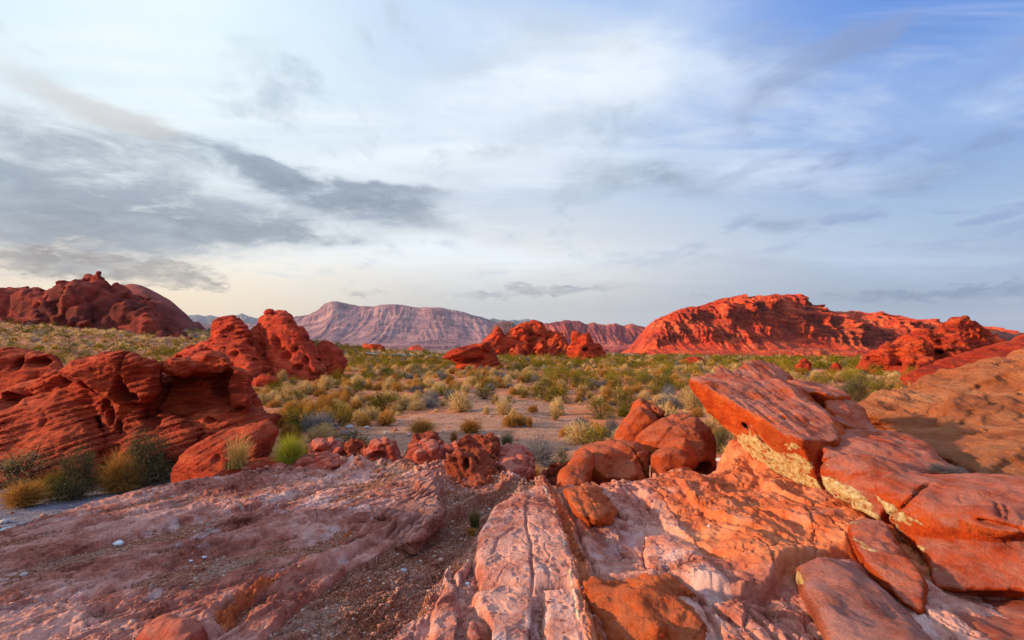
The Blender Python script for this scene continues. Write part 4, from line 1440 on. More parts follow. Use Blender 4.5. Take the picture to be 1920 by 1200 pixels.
def build_mid_rocks():
    dA = 40
    adds = [sil([(322, 672), (350, 652), (372, 640), (420, 621), (450, 621), (470, 640), (488, 668), (497, 694), (450, 712), (425, 708), (385, 692), (340, 684)], dA, 1.0, 4, 0.5, 0.7, 3.0),
            sil([(392, 628), (402, 606), (420, 595), (432, 591), (445, 593), (460, 606), (472, 632), (464, 648), (420, 645)], dA + 1.6, 0.9, 3, 0.5, 0.7, 1.0),
            sil([(440, 700), (470, 660), (500, 655), (525, 690), (530, 704), (470, 712)], dA + 0.8, 0.5, 2, 0.4, 0.7, 2.0)]
    subs = [E(378, 661, dA - 1.2, 20, 9, 1.6, (0, 15, 0)), E(462, 657, dA - 0.8, 8, 6, 0.8), E(430, 640, dA - .5, 22, 2.5, 0.8, (0, -10, 0)), E(440, 664, dA - 0.9, 5, 5, .6), E(400, 632, dA - .5, 26, 3, .8, (0, 10, 0)), E(478, 690, dA - .9, 5, 8, .7, (0, -30, 0))]
    r = Rock('domed_outcrop', adds, subs, h=0.085, k=0.4, ks=0.2, amp=0.30, freq=0.5, beds=(rot_vec(14, 170), 0.42, 0.20, 0.4), pock=(0.9, 0.4, 0.25), seed=5, floor=-0.8)
    build_rock(r, M['mid'], 'red layered outcrop with a rounded top, left of the tall twin outcrop', 'rock outcrop')
    adds = [sil([(487, 604), (498, 590), (520, 583), (532, 583), (548, 593), (558, 605), (572, 622), (584, 648), (594, 668), (610, 690), (560, 700), (515, 692), (494, 664), (488, 634)], dA + 2, 1.4, 4.5, 0.6, 0.7, 2.5),
            sil([(560, 660), (590, 655), (612, 692), (560, 702), (530, 690)], dA + 1.2, .6, 2, 0.4, 0.7, 1.5),
            sil([(472, 616), (478, 612), (490, 614), (494, 640), (500, 690), (480, 690), (470, 640)], dA + 3, .8, 2, 0.3, 0.8, 1)]
    subs = [E(536, 612, dA + .4, 9, 8, .7), E(558, 608, dA + .4, 5, 5, .8), E(514, 640, dA + .3, 7, 22, .7, (0, -25, 0)), E(535, 668, dA + .0, 10, 9, .7), E(553, 655, dA + .3, 3, 5, .6), E(575, 675, dA + .2, 5, 8, .6, (0, -30, 0)), E(601, 682, dA + .2, 7, 6, .6, (0, -30, 0)), E(558, 690, dA - .4, 9, 4, .6)]
    r = Rock('tall_outcrop', adds, subs, h=0.085, k=0.35, ks=0.25, amp=0.32, freq=0.45, ridge=0.12, cells=(0.34, 0.10), pock=(0.7, 0.55, 0.26), seed=11, floor=-0.8)
    build_rock(r, M['mid'], 'tallest red pitted outcrop left of centre with a small stone balanced on its top', 'rock outcrop')
    r = Rock('balanced_stone', [sil([(494, 588), (497, 582), (504, 579), (512, 581), (514, 586), (506, 590)], dA + 3.2, 0.3, 0.5, 0.15, 0.6, 0, 0)], h=0.05, amp=0.08, freq=1.5, seed=2)
    build_rock(r, M['mid'], 'small stone balanced on top of the tall red pitted outcrop', 'boulder')
    adds = [sil([(582, 662), (596, 646), (606, 639), (618, 641), (630, 652), (642, 660), (652, 676), (640, 690), (605, 696), (582, 690)], dA + 5, .8, 3, 0.4, 0.7, 1.5)]
    r = Rock('layered_outcrop', adds, [E(636, 668, dA + 4, 8, 4, .8)], h=0.085, k=.3, ks=.2, amp=0.22, freq=0.55, beds=(rot_vec(24, 160), 0.35, 0.22, 0.4), seed=16, floor=-0.8)
    build_rock(r, M['mid'], 'low layered red outcrop at the right foot of the tall pitted outcrop', 'rock outcrop')
    r = Rock('flat_rock', [sil([(470, 712), (490, 704), (520, 706), (528, 716), (500, 722), (472, 722)], dd(500, 722), .6, 1, .2)], h=0.07, amp=0.12, freq=0.9, seed=7, floor=-.6)
    build_rock(r, M['mid'], 'flat pale red rock in front of the domed and tall outcrops', 'rock')
    # centre: the tilted slab
    d = dd(895, 690)
    adds = [sil([(834, 664), (848, 655), (870, 649), (892, 644), (912, 643), (921, 648), (922, 660), (900, 668), (862, 672), (838, 668)], d, 1.2, 3, 0.5, 0.7),
            sil([(852, 668), (925, 652), (934, 668), (942, 690), (900, 695), (862, 692), (866, 680)], d, .7, 3, 0.5, 0.7, 1)]
    r = Rock('tilted_rock', adds, [E(884, 676, d - 1.2, 24, 5, 1.3, (0, -8, 0)), E(912, 661, d - 1.3, 12, 2.5, .9, (0, 20, 0))], h=0.1, k=.4, ks=.3, amp=0.22, freq=0.5, beds=(rot_vec(18, 185), 0.42, 0.40, 0.5), seed=21, floor=-0.8)
    build_rock(r, M['far'], 'lone tilted layered red rock standing on the scrub flat at centre', 'rock')
    # centre: the craggy group
    d = dd(1000, 668)
    adds = []
    for pl, o in (([(908, 645), (918, 630), (928, 617), (934, 614), (942, 626), (940, 655), (915, 657)], 0), ([(930, 645), (950, 626), (970, 612), (985, 605), (992, 609), (996, 640), (985, 665), (930, 662)], 1),
                  ([(985, 640), (994, 610), (1000, 604), (1006, 610), (1016, 606), (1024, 614), (1030, 626), (1026, 660), (990, 668)], 2), ([(1020, 640), (1030, 622), (1036, 620), (1052, 630), (1066, 637), (1074, 668), (1020, 672)], 1),
                  ([(1000, 655), (1015, 645), (1030, 665), (1032, 674), (1000, 672)], -1.5), ([(955, 650), (970, 645), (985, 668), (945, 667)], -1)):
        adds.append(sil(pl, d + o * 1.2 + 2, 2.2, 5, 0.6, 0.7, 3))
    r = Rock('craggy_outcrop', adds, [], h=0.19, k=.4, amp=0.7, freq=0.22, ridge=0.5, beds=(rot_vec(52, 200), 1.1, 0.62, 0.5), cells=(0.25, 0.30), pock=(0.5, .9, .2), seed=25, floor=-1.5, margin=.8)
    build_rock(r, M['far'], 'large craggy bright red outcrop with a jagged top at the centre of the skyline', 'rock outcrop')
    d = dd(1100, 675)
    adds = [sil([(1066, 652), (1072, 622), (1078, 619), (1086, 621), (1090, 632), (1096, 660), (1080, 674), (1068, 672)], d + 1.5, 1.6, 3, 0.5, 0.75, 2), sil([(1084, 640), (1092, 628), (1104, 626), (1107, 634), (1112, 650), (1118, 674), (1078, 676)], d, 1.4, 3, 0.5, 0.75, 2),
            sil([(1106, 650), (1116, 641), (1126, 644), (1132, 655), (1129, 672), (1108, 675)], d + 1.2, 1.4, 3, 0.5, 0.8, 1)]
    r = Rock('horned_outcrop', adds, [E(1088, 642, d - 1.5, 4, 4, 1), E(1098, 655, d - 1.6, 5, 3, 1)], h=0.15, k=.4, ks=.3, amp=0.6, freq=0.28, ridge=0.3, cells=(0.3, 0.22), pock=(0.6, .7, .2), seed=28, floor=-1.5, margin=.6)
    build_rock(r, M['far'], 'knobbly bright red outcrop with two horns, right end of the central crags', 'rock outcrop')
    # small ones on the flat
    for i, (pl, lab) in enumerate((([(1275, 680), (1286, 673), (1300, 671), (1312, 670), (1321, 675), (1323, 684), (1300, 686), (1276, 685)], 'small rounded red rock on the flat above the pointed overhang'),
                                   ([(1492, 694), (1494, 684), (1503, 675), (1510, 671), (1517, 677), (1523, 694), (1508, 696)], 'upright red stump of rock on the flat, left of the conical one'),
                                   ([(1552, 695), (1560, 686), (1566, 681), (1574, 684), (1582, 695), (1566, 698)], 'small conical red rock on the flat between the stump and the right outcrop'),
                                   ([(674, 656), (682, 646), (692, 644), (704, 648), (722, 651), (724, 657), (700, 658)], 'low dark red rock on the flat below the mauve mesa'),
                                   ([(762, 656), (770, 650), (778, 648), (788, 652), (796, 656), (778, 658)], 'tiny red rock on the flat left of the lone tilted rock'))):
        b = max(p[1] for p in pl) - 1
        d = dd(pl[0][0] + 10, b)
        r = Rock('flat_rock' if i in (0, 3, 4) else 'rock_stump', [sil(pl, d, 12 * d / FPX, 20 * d / FPX, 0.3, 0.7, .5)], h=0.0013 * d, amp=0.004 * d, freq=8 / (0.05 * d) / 3, ridge=.002 * d, cells=(20 / d, .0022 * d), seed=30 + i, margin=.4)
        build_rock(r, M['far'], lab, 'rock')


def build_left_hill():
    d = 96.0
    adds = []
    for pl, o, tf, tb in (([(50, 612), (84, 575), (108, 545), (122, 530), (152, 526), (185, 534), (222, 544), (256, 560), (282, 580), (320, 606), (356, 640), (300, 640), (150, 636), (40, 622)], 0, 5, 12),
                          ([(152, 528), (160, 521), (170, 518), (186, 519), (196, 521), (204, 527), (203, 536), (180, 545), (150, 538)], 2, 2.5, 4),
                          ([(206, 545), (214, 532), (224, 534), (240, 542), (262, 552), (284, 575), (260, 585), (215, 570)], 2, 3, 6),
                          ([(-260, 560), (-140, 556), (-60, 560), (0, 551), (12, 556), (24, 551), (42, 545), (56, 541), (68, 550), (82, 556), (96, 556), (120, 600), (90, 630), (0, 625), (-260, 630)], 4, 4, 10),
                          ([(86, 570), (98, 545), (106, 541), (110, 560), (100, 590), (84, 600)], -2, 2, 6), ([(118, 560), (124, 540), (150, 535), (170, 545), (176, 590), (120, 600)], -4, 2.5, 6),
                          ([(168, 560), (200, 545), (250, 565), (280, 600), (300, 640), (190, 640)], -4, 3, 6), ([(240, 600), (262, 575), (290, 580), (312, 620), (318, 642), (230, 640)], -7, 2.5, 6),
                          ([(300, 610), (315, 600), (340, 620), (362, 642), (300, 644)], -6, 2, 5), ([(20, 612), (60, 590), (110, 588), (170, 610), (200, 640), (0, 630)], -6, 2.5, 6)):
        adds.append(sil(pl, d + o, tf, tb, 0.9, 0.72, 5.0))
    subs = [E(172, 600, d - 12, 12, 9, 4, (0, 25, 0)), E(316, 622, d - 13, 9, 12, 4), E(40, 575, d - 3, 16, 10, 4, (0, 35, 0)), E(205, 562, d - 7, 14, 4, 3, (0, -15, 0)), E(113, 560, d - 6, 3.5, 14, 3)]
    r = Rock('red_hill', adds, subs, h=0.27, k=0.7, ks=.6, amp=1.3, freq=0.13, octs=6, ridge=0.7, cells=(0.15, 0.75), beds=(rot_vec(24, 30), 1.8, 0.35, .5), seed=33, floor=-2, margin=1.5)
    build_rock(r, M['hill'], 'big dark red rocky hill with a boulder-topped summit on the left skyline', 'rocky hill')
    dm = d + 16
    r = Rock('smooth_dome', [sil([(215, 545), (232, 535), (246, 532), (266, 537), (292, 549), (326, 569), (352, 592), (370, 612), (384, 630), (384, 650), (300, 660), (215, 640)], dm, 5, 14, 1.6, 0.8, 5),
                             sil([(362, 604), (372, 600), (382, 610), (390, 622), (386, 640), (362, 640)], dm + 6, 2, 5, 0.6)], [], h=0.42, k=.8, amp=0.35, freq=0.12, seed=36, floor=-2, margin=1)
    build_rock(r, M['dome'], 'smooth brown dome of bare rock behind the right shoulder of the left hill', 'rocky hill')


def build_right_far():
    d = dd(1640, 700)
    adds = []
    for pl, o in (([(1600, 698), (1612, 684), (1620, 672), (1646, 666), (1664, 648), (1690, 650), (1700, 700), (1650, 703)], 0), ([(1655, 690), (1668, 644), (1704, 627), (1732, 618), (1770, 640), (1780, 690), (1690, 706)], 2),
                  ([(1720, 640), (1766, 606), (1784, 596), (1813, 596), (1824, 604), (1838, 611), (1850, 640), (1840, 670), (1740, 685)], 4), ([(1830, 625), (1846, 622), (1864, 631), (1880, 643), (1896, 650), (1880, 668), (1830, 672)], 4),
                  ([(1690, 660), (1730, 640), (1760, 690), (1700, 705)], -1.5), ([(1770, 640), (1800, 625), (1830, 660), (1780, 690)], 0)):
        adds.append(sil(pl, d + o * 1.6 + 1, 1.8, 5, 0.5, 0.75, 4))
    subs = [E(1815, 640, d + 3, 10, 8, 1.5), E(1655, 690, d - 2, 6, 6, 1), E(1690, 665, d - 1, 7, 6, 1)]
    r = Rock('crumbling_outcrop', adds, subs, h=0.11, k=.35, ks=.3, amp=0.42, freq=0.34, octs=6, ridge=0.32, beds=(rot_vec(28, 20), 0.8, 0.25, .6), cells=(0.75, 0.26), pock=(0.8, .5, .2), seed=40, floor=-1.5, margin=.6)
    build_rock(r, M['far'], 'crumbling bright red rocky outcrop on the right beyond the pale slope', 'rock outcrop')
    d2 = 33.0
    pts = []
    for px, py, d in ((1690, 709, 33), (1712, 696, 34), (1760, 676, 35), (1800, 664, 36), (1860, 656, 37), (1900, 636, 39), (1925, 628, 41), (2050, 590, 44), (2100, 660, 36), (1900, 690, 32), (1800, 720, 31), (1700, 722, 32),
                      (1800, 690, 42), (2100, 640, 50)):
        pts.append((px, py, d))
    r = Rock('smooth_ledge', [Hull(pts, 0.6)], [], h=0.11, amp=0.28, freq=0.4, octs=5, ridge=.1, beds=(rot_vec(20, 10), 0.7, 0.14, .6), seed=44, floor=-1.2, margin=.5)
    build_rock(r, M['far'], 'long smooth bright red ledge rising to the right behind the pale slope', 'rock ledge')


def build_right_rocks():
    Zs = lambda a, b, z=1.3: (a, b, dz(a, b, z))
    O = M['orange']
    # ---- the pointed overhang
    hull = Hull([(1295, 717, 7.3), (1320, 704, 7.6), (1349, 692, 8.0), (1395, 700, 8.2), (1440, 713, 7.8), (1492, 728, 7.4), (1545, 775, 6.4), (1575, 818, 5.75), (1571, 824, 5.6), (1499, 829, 5.45), (1462, 812, 5.75), (1426, 798, 6.05), (1372, 752, 6.65), (1325, 725, 7.0),
                 (1297, 723, 7.3), (1326, 758, 7.15), (1358, 797, 6.85), (1386, 836, 6.6), (1412, 858, 6.35), (1440, 876, 6.1), (1500, 915, 5.7), (1548, 938, 5.35), (1545, 850, 5.6), (1620, 900, 6.2), (1560, 780, 7.4)], 0.05)
    cream = [E(1402, 842, 6.3, 11, 40, 0.6, (0, -40, 0)), E(1432, 852, 6.1, 14, 44, 0.6, (0, -42, 0)), E(1470, 880, 5.7, 16, 40, 0.6, (0, -40, 0)), E(1498, 872, 5.5, 16, 22, 0.5, (0, -30, 0)), E(1520, 910, 5.4, 14, 28, .5, (0, -35, 0)), E(1390, 808, 6.6, 6, 26, .5, (0, -25, 0)), E(1488, 838, 5.5, 4, 9, .3)]
    r = Rock('overhanging_rock', [hull], [E(1397, 790, 6.45, 7, 6, 0.12), E(1412, 803, 6.3, 4, 5, .1), E(1352, 742, 6.9, 9, 4, .08, (0, -25, 0))], h=0.015, ks=.05, amp=0.06, freq=1.5, octs=6, ridge=0.018, beds=(rot_vec(58, -10), 0.16, 0.035, 0.5), seed=50, joints=((rot_vec(80, 12), .8, .022), (rot_vec(85, 100), .9, .022), (rot_vec(30, -10), .5, .018)), floor=1.0, cream=cream, margin=.2)
    build_rock(r, O, 'pointed orange rock jutting out as an overhang, cream streaks along its lower edge', 'rock')
    r = Rock('cap_rock', [Hull([(1362, 702, 8.3), (1387, 683, 8.8), (1409, 676, 9.2), (1430, 677, 9.4), (1457, 685, 9.3), (1484, 708, 8.8), (1473, 722, 8.2), (1430, 728, 7.9), (1389, 716, 8.0), (1420, 740, 8.6), (1480, 730, 9.6), (1400, 720, 10.0)], 0.12)],
             [], h=0.02, amp=0.06, freq=1.4, beds=(rot_vec(48, -20), 0.11, 0.028, 0.3), seed=53, floor=1.2)
    build_rock(r, O, 'layered orange hump of rock resting behind the point of the overhang', 'rock')
    r = Rock('back_rock', [Hull([(1472, 716, 8.2), (1500, 706, 8.6), (1536, 712, 8.6), (1560, 722, 8.4), (1597, 731, 8.0), (1599, 744, 7.6), (1560, 745, 7.3), (1500, 735, 7.5), (1540, 790, 7.6), (1600, 780, 8.4)], 0.12)],
             [], h=0.022, amp=0.07, freq=1.6, ridge=.02, seed=56, joints=((rot_vec(80, 12), .8, .022), (rot_vec(85, 100), .9, .022), (rot_vec(30, -10), .5, .018)), floor=1.0)
    build_rock(r, O, 'flat-topped pinkish rock behind the overhang, right of the layered hump', 'rock')
    r = Rock('back_rock', [Hull([(1540, 742, 7.5), (1580, 744, 7.6), (1600, 752, 7.5), (1616, 764, 7.3), (1634, 780, 7.0), (1650, 800, 6.6), (1640, 806, 6.4), (1600, 800, 6.3), (1570, 782, 6.4), (1560, 830, 6.6), (1650, 830, 7.0)], 0.1)],
             [], h=0.02, amp=0.07, freq=1.8, ridge=.02, seed=58, joints=((rot_vec(80, 12), .8, .022), (rot_vec(85, 100), .9, .022), (rot_vec(30, -10), .5, .018)), floor=1.0)
    build_rock(r, O, 'cracked orange rock at the dip between the overhang and the pale slope', 'rock')
    # ---- the bench running back between overhang and front blocks
    r = Rock('bench_rock', [Hull([(1540, 800, 6.2), (1600, 800, 6.5), (1645, 803, 6.5), (1725, 814, 6.4), (1765, 840, 5.9), (1790, 866, 5.5), (1815, 890, 5.2), (1744, 886, 4.95), (1690, 864, 5.0), (1648, 852, 5.1), (1540, 852, 5.2), (1535, 870, 5.2), (1640, 930, 5.0), (1815, 930, 5.2), (1700, 860, 7.0)], 0.06)],
             [E(1700, 866, 4.95, 34, 6, .25, (0, -22, 0))], h=0.02, ks=.06, amp=0.08, freq=1.2, ridge=.02, seed=61, joints=((rot_vec(80, 12), .8, .022), (rot_vec(85, 100), .9, .022), (rot_vec(30, -10), .5, .018)), floor=0.9)
    build_rock(r, O, 'smooth pinkish bench of rock between the overhang and the front blocks', 'rock')
    # ---- front block with the broad cream face
    cream = [E(1590, 938, 4.75, 22, 62, .35, (0, -48, 0)), E(1618, 962, 4.5, 12, 40, .3, (0, -48, 0)), E(1566, 912, 4.9, 8, 26, .25, (0, -40, 0))]
    r = Rock('wedge_block', [Hull([(1538, 853, 5.05), (1581, 850, 5.1), (1657, 848, 5.2), (1760, 897, 4.7), (1680, 886, 4.55), (1640, 905, 4.55), (1531, 880, 4.95), (1540, 905, 4.95), (1556, 935, 4.8), (1600, 962, 4.5), (1646, 990, 4.2), (1650, 960, 4.3), (1720, 1000, 4.8), (1620, 900, 5.4)], 0.045)],
             [E(1600, 948, 4.6, 10, 60, .06, (0, -48, 0))], h=0.015, ks=.03, amp=0.05, freq=1.7, octs=6, ridge=.016, seed=64, joints=((rot_vec(80, 12), .8, .022), (rot_vec(85, 100), .9, .022), (rot_vec(30, -10), .5, .018)), floor=1.0, cream=cream)
    build_rock(r, O, 'orange wedge-shaped block with a broad cream patch, just in front of the bench', 'rock')
    # ---- the big front block: a bulging upper part over a drawn-back belly
    up = Hull([(1667, 884, 4.5), (1640, 906, 4.36), (1636, 928, 4.26), (1660, 966, 4.08), (1694, 1004, 3.92), (1742, 1010, 3.82), (1800, 1000, 3.70), (1920, 994, 3.48), (2100, 988, 3.38), (2100, 945, 3.7), (1920, 926, 3.95), (1828, 911, 4.15), (1765, 900, 4.38), (1760, 890, 4.9), (2000, 905, 4.9), (1800, 1040, 5), (2100, 1000, 4.8),
               (1700, 1040, 4.1), (1900, 1060, 3.9), (2100, 1040, 3.9)], 0.05)
    lw = Hull([(1672, 968, 4.12), (1700, 1002, 3.95), (1728, 1064, 3.62), (1754, 1113, 3.40), (1800, 960, 3.92), (1920, 960, 3.75), (2100, 955, 3.7), (2100, 1040, 3.36), (2100, 1104, 3.16), (1920, 1112, 3.24), (1800, 1118, 3.36), (1800, 1040, 3.58), (1920, 1035, 3.47),
               (1800, 1000, 5), (2100, 1000, 4.8), (1760, 1120, 4.4), (2100, 1110, 4.2)], 0.05)
    n1 = np.cross(at(1738, 968, 3.9) - at(1695, 945, 4.1), np.array([0.3, 1, 0.2]))
    cuts = []
    for a, b_, w, dep, rch in (((1700, 942, 4.15), (1765, 903, 4.4), .012, .04, .42), ((1797, 950, 3.9), (1803, 990, 3.72), .006, .015, .25), ((1880, 955, 3.75), (1888, 985, 3.6), .010, .04, .22), ((1896, 960, 3.7), (1899, 985, 3.6), .008, .03, .2), ((1911, 985, 3.5), (1915, 940, 3.75), .008, .02, .22)):
        v = at(*b_) - at(*a)
        n = np.cross(v, rayd(*a[:2]))
        cuts.append((at(*a), n / np.linalg.norm(n), w, dep, rch))
    cream = [E(1655, 950, 4.2, 10, 30, .3, (0, -35, 0)), E(1680, 990, 4.0, 9, 32, .25, (0, -32, 0)), E(1705, 1040, 3.85, 5, 34, .2, (0, -32, 0))]
    r = Rock('bulging_block', [up, lw], [E(1865, 996, 3.45, 64, 1.6, .14, (0, 2, 0))], h=0.015, k=0.03, ks=.02, amp=0.055, freq=1.4, octs=6, ridge=.016, cuts=cuts, seed=67, joints=((rot_vec(80, 12), .8, .022), (rot_vec(85, 100), .9, .022), (rot_vec(30, -10), .5, .018)), floor=1.1, cream=cream)
    build_rock(r, O, 'largest orange block at the right edge, bulging over a deep shadowed crack', 'rock')
    # ---- leaning plank of rock
    K = 0.945
    r = Rock('leaning_slab', [Hull([(p[0], p[1], p[2] * K) for p in ((1598, 990, 4.35), (1602, 976, 4.42), (1618, 970, 4.46), (1652, 982, 4.35), (1692, 1030, 3.95), (1728, 1076, 3.58), (1738, 1100, 3.42), (1738, 1146, 3.22), (1733, 1162, 3.16), (1702, 1141, 3.22), (1684, 1128, 3.28), (1640, 1075, 3.6), (1602, 1012, 4.1),
                                   (1655, 1000, 4.6), (1745, 1100, 3.75), (1745, 1190, 3.3), (1640, 1100, 3.75), (1600, 1040, 4.3))], 0.035)], [], h=0.012, amp=0.035, freq=1.9, octs=7, gain=.6, ridge=.014, joints=((rot_vec(70, 60), .5, .02),), seed=70, floor=1.05, cream=[E(1612, 1018, 3.8, 5, 36, .15, (0, -28, 0)), E(1600, 995, 4.1, 4, 20, .12, (0, -10, 0))])
    build_rock(r, O, 'long orange slab leaning along the crack left of the largest block', 'rock')
    # ---- lower front slab with a cream vein along its left side
    cr = [E(1508, 1096, 3.45, 9, 38, .16, (0, -42, 0)), E(1546, 1142, 3.15, 9, 38, .16, (0, -40, 0)), E(1578, 1186, 2.92, 13, 36, .16, (0, -35, 0)), E(1600, 1230, 2.8, 14, 36, .16, (0, -35, 0))]
    r = Rock('front_slab', [Hull([Zs(1494, 1062, 1.40), Zs(1512, 1052, 1.44), Zs(1575, 1046, 1.44), Zs(1615, 1058, 1.42), Zs(1655, 1096, 1.40), Zs(1700, 1140, 1.42), Zs(1725, 1170, 1.40), Zs(1760, 1230, 1.40), Zs(1780, 1320, 1.40), Zs(1600, 1320, 1.40), Zs(1560, 1170, 1.37), Zs(1530, 1126, 1.37),
                                  Zs(1490, 1078, 1.22), Zs(1528, 1140, 1.2), Zs(1590, 1320, 1.15), Zs(1790, 1320, 1.1), Zs(1730, 1160, 1.1), Zs(1580, 1040, 1.15)], 0.05)], [], h=0.012, amp=0.04, freq=1.8, octs=6, ridge=.016, seed=73, joints=((rot_vec(80, 12), .8, .022), (rot_vec(85, 100), .9, .022), (rot_vec(30, -10), .5, .018)), floor=1.05, cream=cr)
    build_rock(r, M['front'], 'pinkish front slab edged by a thin cream vein at lower right', 'rock')
    # floor block under the crack, lower right corner
    r = Rock('floor_slab', [Hull([Zs(1700, 1150, 1.22), Zs(1760, 1118, 1.18), Zs(1920, 1108, 1.20), Zs(2150, 1100, 1.22), Zs(2200, 1300, 1.36), Zs(1900, 1330, 1.33), Zs(1740, 1330, 1.28), Zs(1700, 1330, 1.1), Zs(2200, 1330, 1.0), Zs(1740, 1100, 1.0), Zs(2150, 1060, 1.0), Zs(1690, 1150, 1.0)], 0.08)],
             [], h=0.014, amp=0.05, freq=1.3, octs=6, ridge=.010, seed=76, floor=0.95)
    build_rock(r, O, 'broad brown-orange floor slab in the lower right corner under the largest block', 'rock')
    # ---- pale slope at right
    S = M['slope']
    adds = [Hull([(1608, 754, 11.2), (1634, 736, 11.8), (1699, 711, 12.6), (1744, 695, 13.2), (1798, 680, 13.8), (1872, 663, 14.5), (1920, 652, 15), (2100, 600, 16), (2400, 560, 16), (2400, 800, 11), (1920, 800, 9.6), (1760, 812, 9.0), (1655, 802, 9.8), (1620, 775, 10.6),
                  (1640, 800, 12), (1760, 760, 16), (2400, 700, 20), (1700, 850, 12)], 0.4)]
    subs = [E(1680, 775, 9.8, 40, 12, 0.3, (0, 10, 0)), E(1790, 745, 10.8, 24, 14, .3, (0, -20, 0))]
    r = Rock('pale_slope', adds, subs, h=0.045, k=.3, ks=.3, amp=0.22, freq=0.7, octs=6, ridge=.06, beds=(rot_vec(22, 160), 0.5, 0.12, .5), joints=((rot_vec(70, 200), 1.4, .10), (rot_vec(80, 100), 1.8, .08)), seed=80, floor=0.6)
    build_rock(r, S, 'big pale orange slope of bare rock rising to the right edge', 'rock slope')
    adds = [Hull([(1722, 806, 8.6), (1760, 766, 9.2), (1800, 744, 9.6), (1838, 736, 9.8), (1880, 742, 9.8), (1960, 748, 9.6), (2200, 740, 9.5), (2200, 860, 7.5), (1920, 840, 7.8), (1800, 826, 8.1), (1850, 850, 9.5), (2200, 850, 10)], 0.25)]
    r = Rock('pale_slope', adds, [E(1890, 780, 8.6, 34, 9, .25, (0, -15, 0))], h=0.032, k=.2, ks=.2, amp=0.12, freq=0.9, octs=6, ridge=.05, beds=(rot_vec(25, 160), 0.3, 0.09, .5), joints=((rot_vec(70, 200), .9, .07),), seed=84, floor=0.7)
    build_rock(r, S, 'pale rounded shoulder of rock in front of the big slope at right', 'rock slope')
    adds = [Hull([(1660, 808, 8.6), (1720, 806, 8.5), (1800, 812, 8.3), (1930, 812, 8.2), (2250, 800, 8.0), (2250, 920, 5.6), (1930, 905, 5.5), (1850, 898, 5.5), (1790, 868, 6.0), (1730, 830, 6.9), (1800, 930, 7), (2200, 960, 7)], 0.2),
            sil([(1830, 880), (1850, 850), (1900, 842), (1960, 850), (1980, 890), (1900, 905)], 6.1, .2, .6, .1, .7, .4)]
    r = Rock('pale_slope', adds, [], h=0.028, k=.2, amp=0.10, freq=0.9, octs=6, ridge=.04, beds=(rot_vec(20, 150), 0.28, 0.06, .5), seed=88, floor=0.8)
    build_rock(r, S, 'lowest pale orange terrace of rock behind the largest front block', 'rock slope')


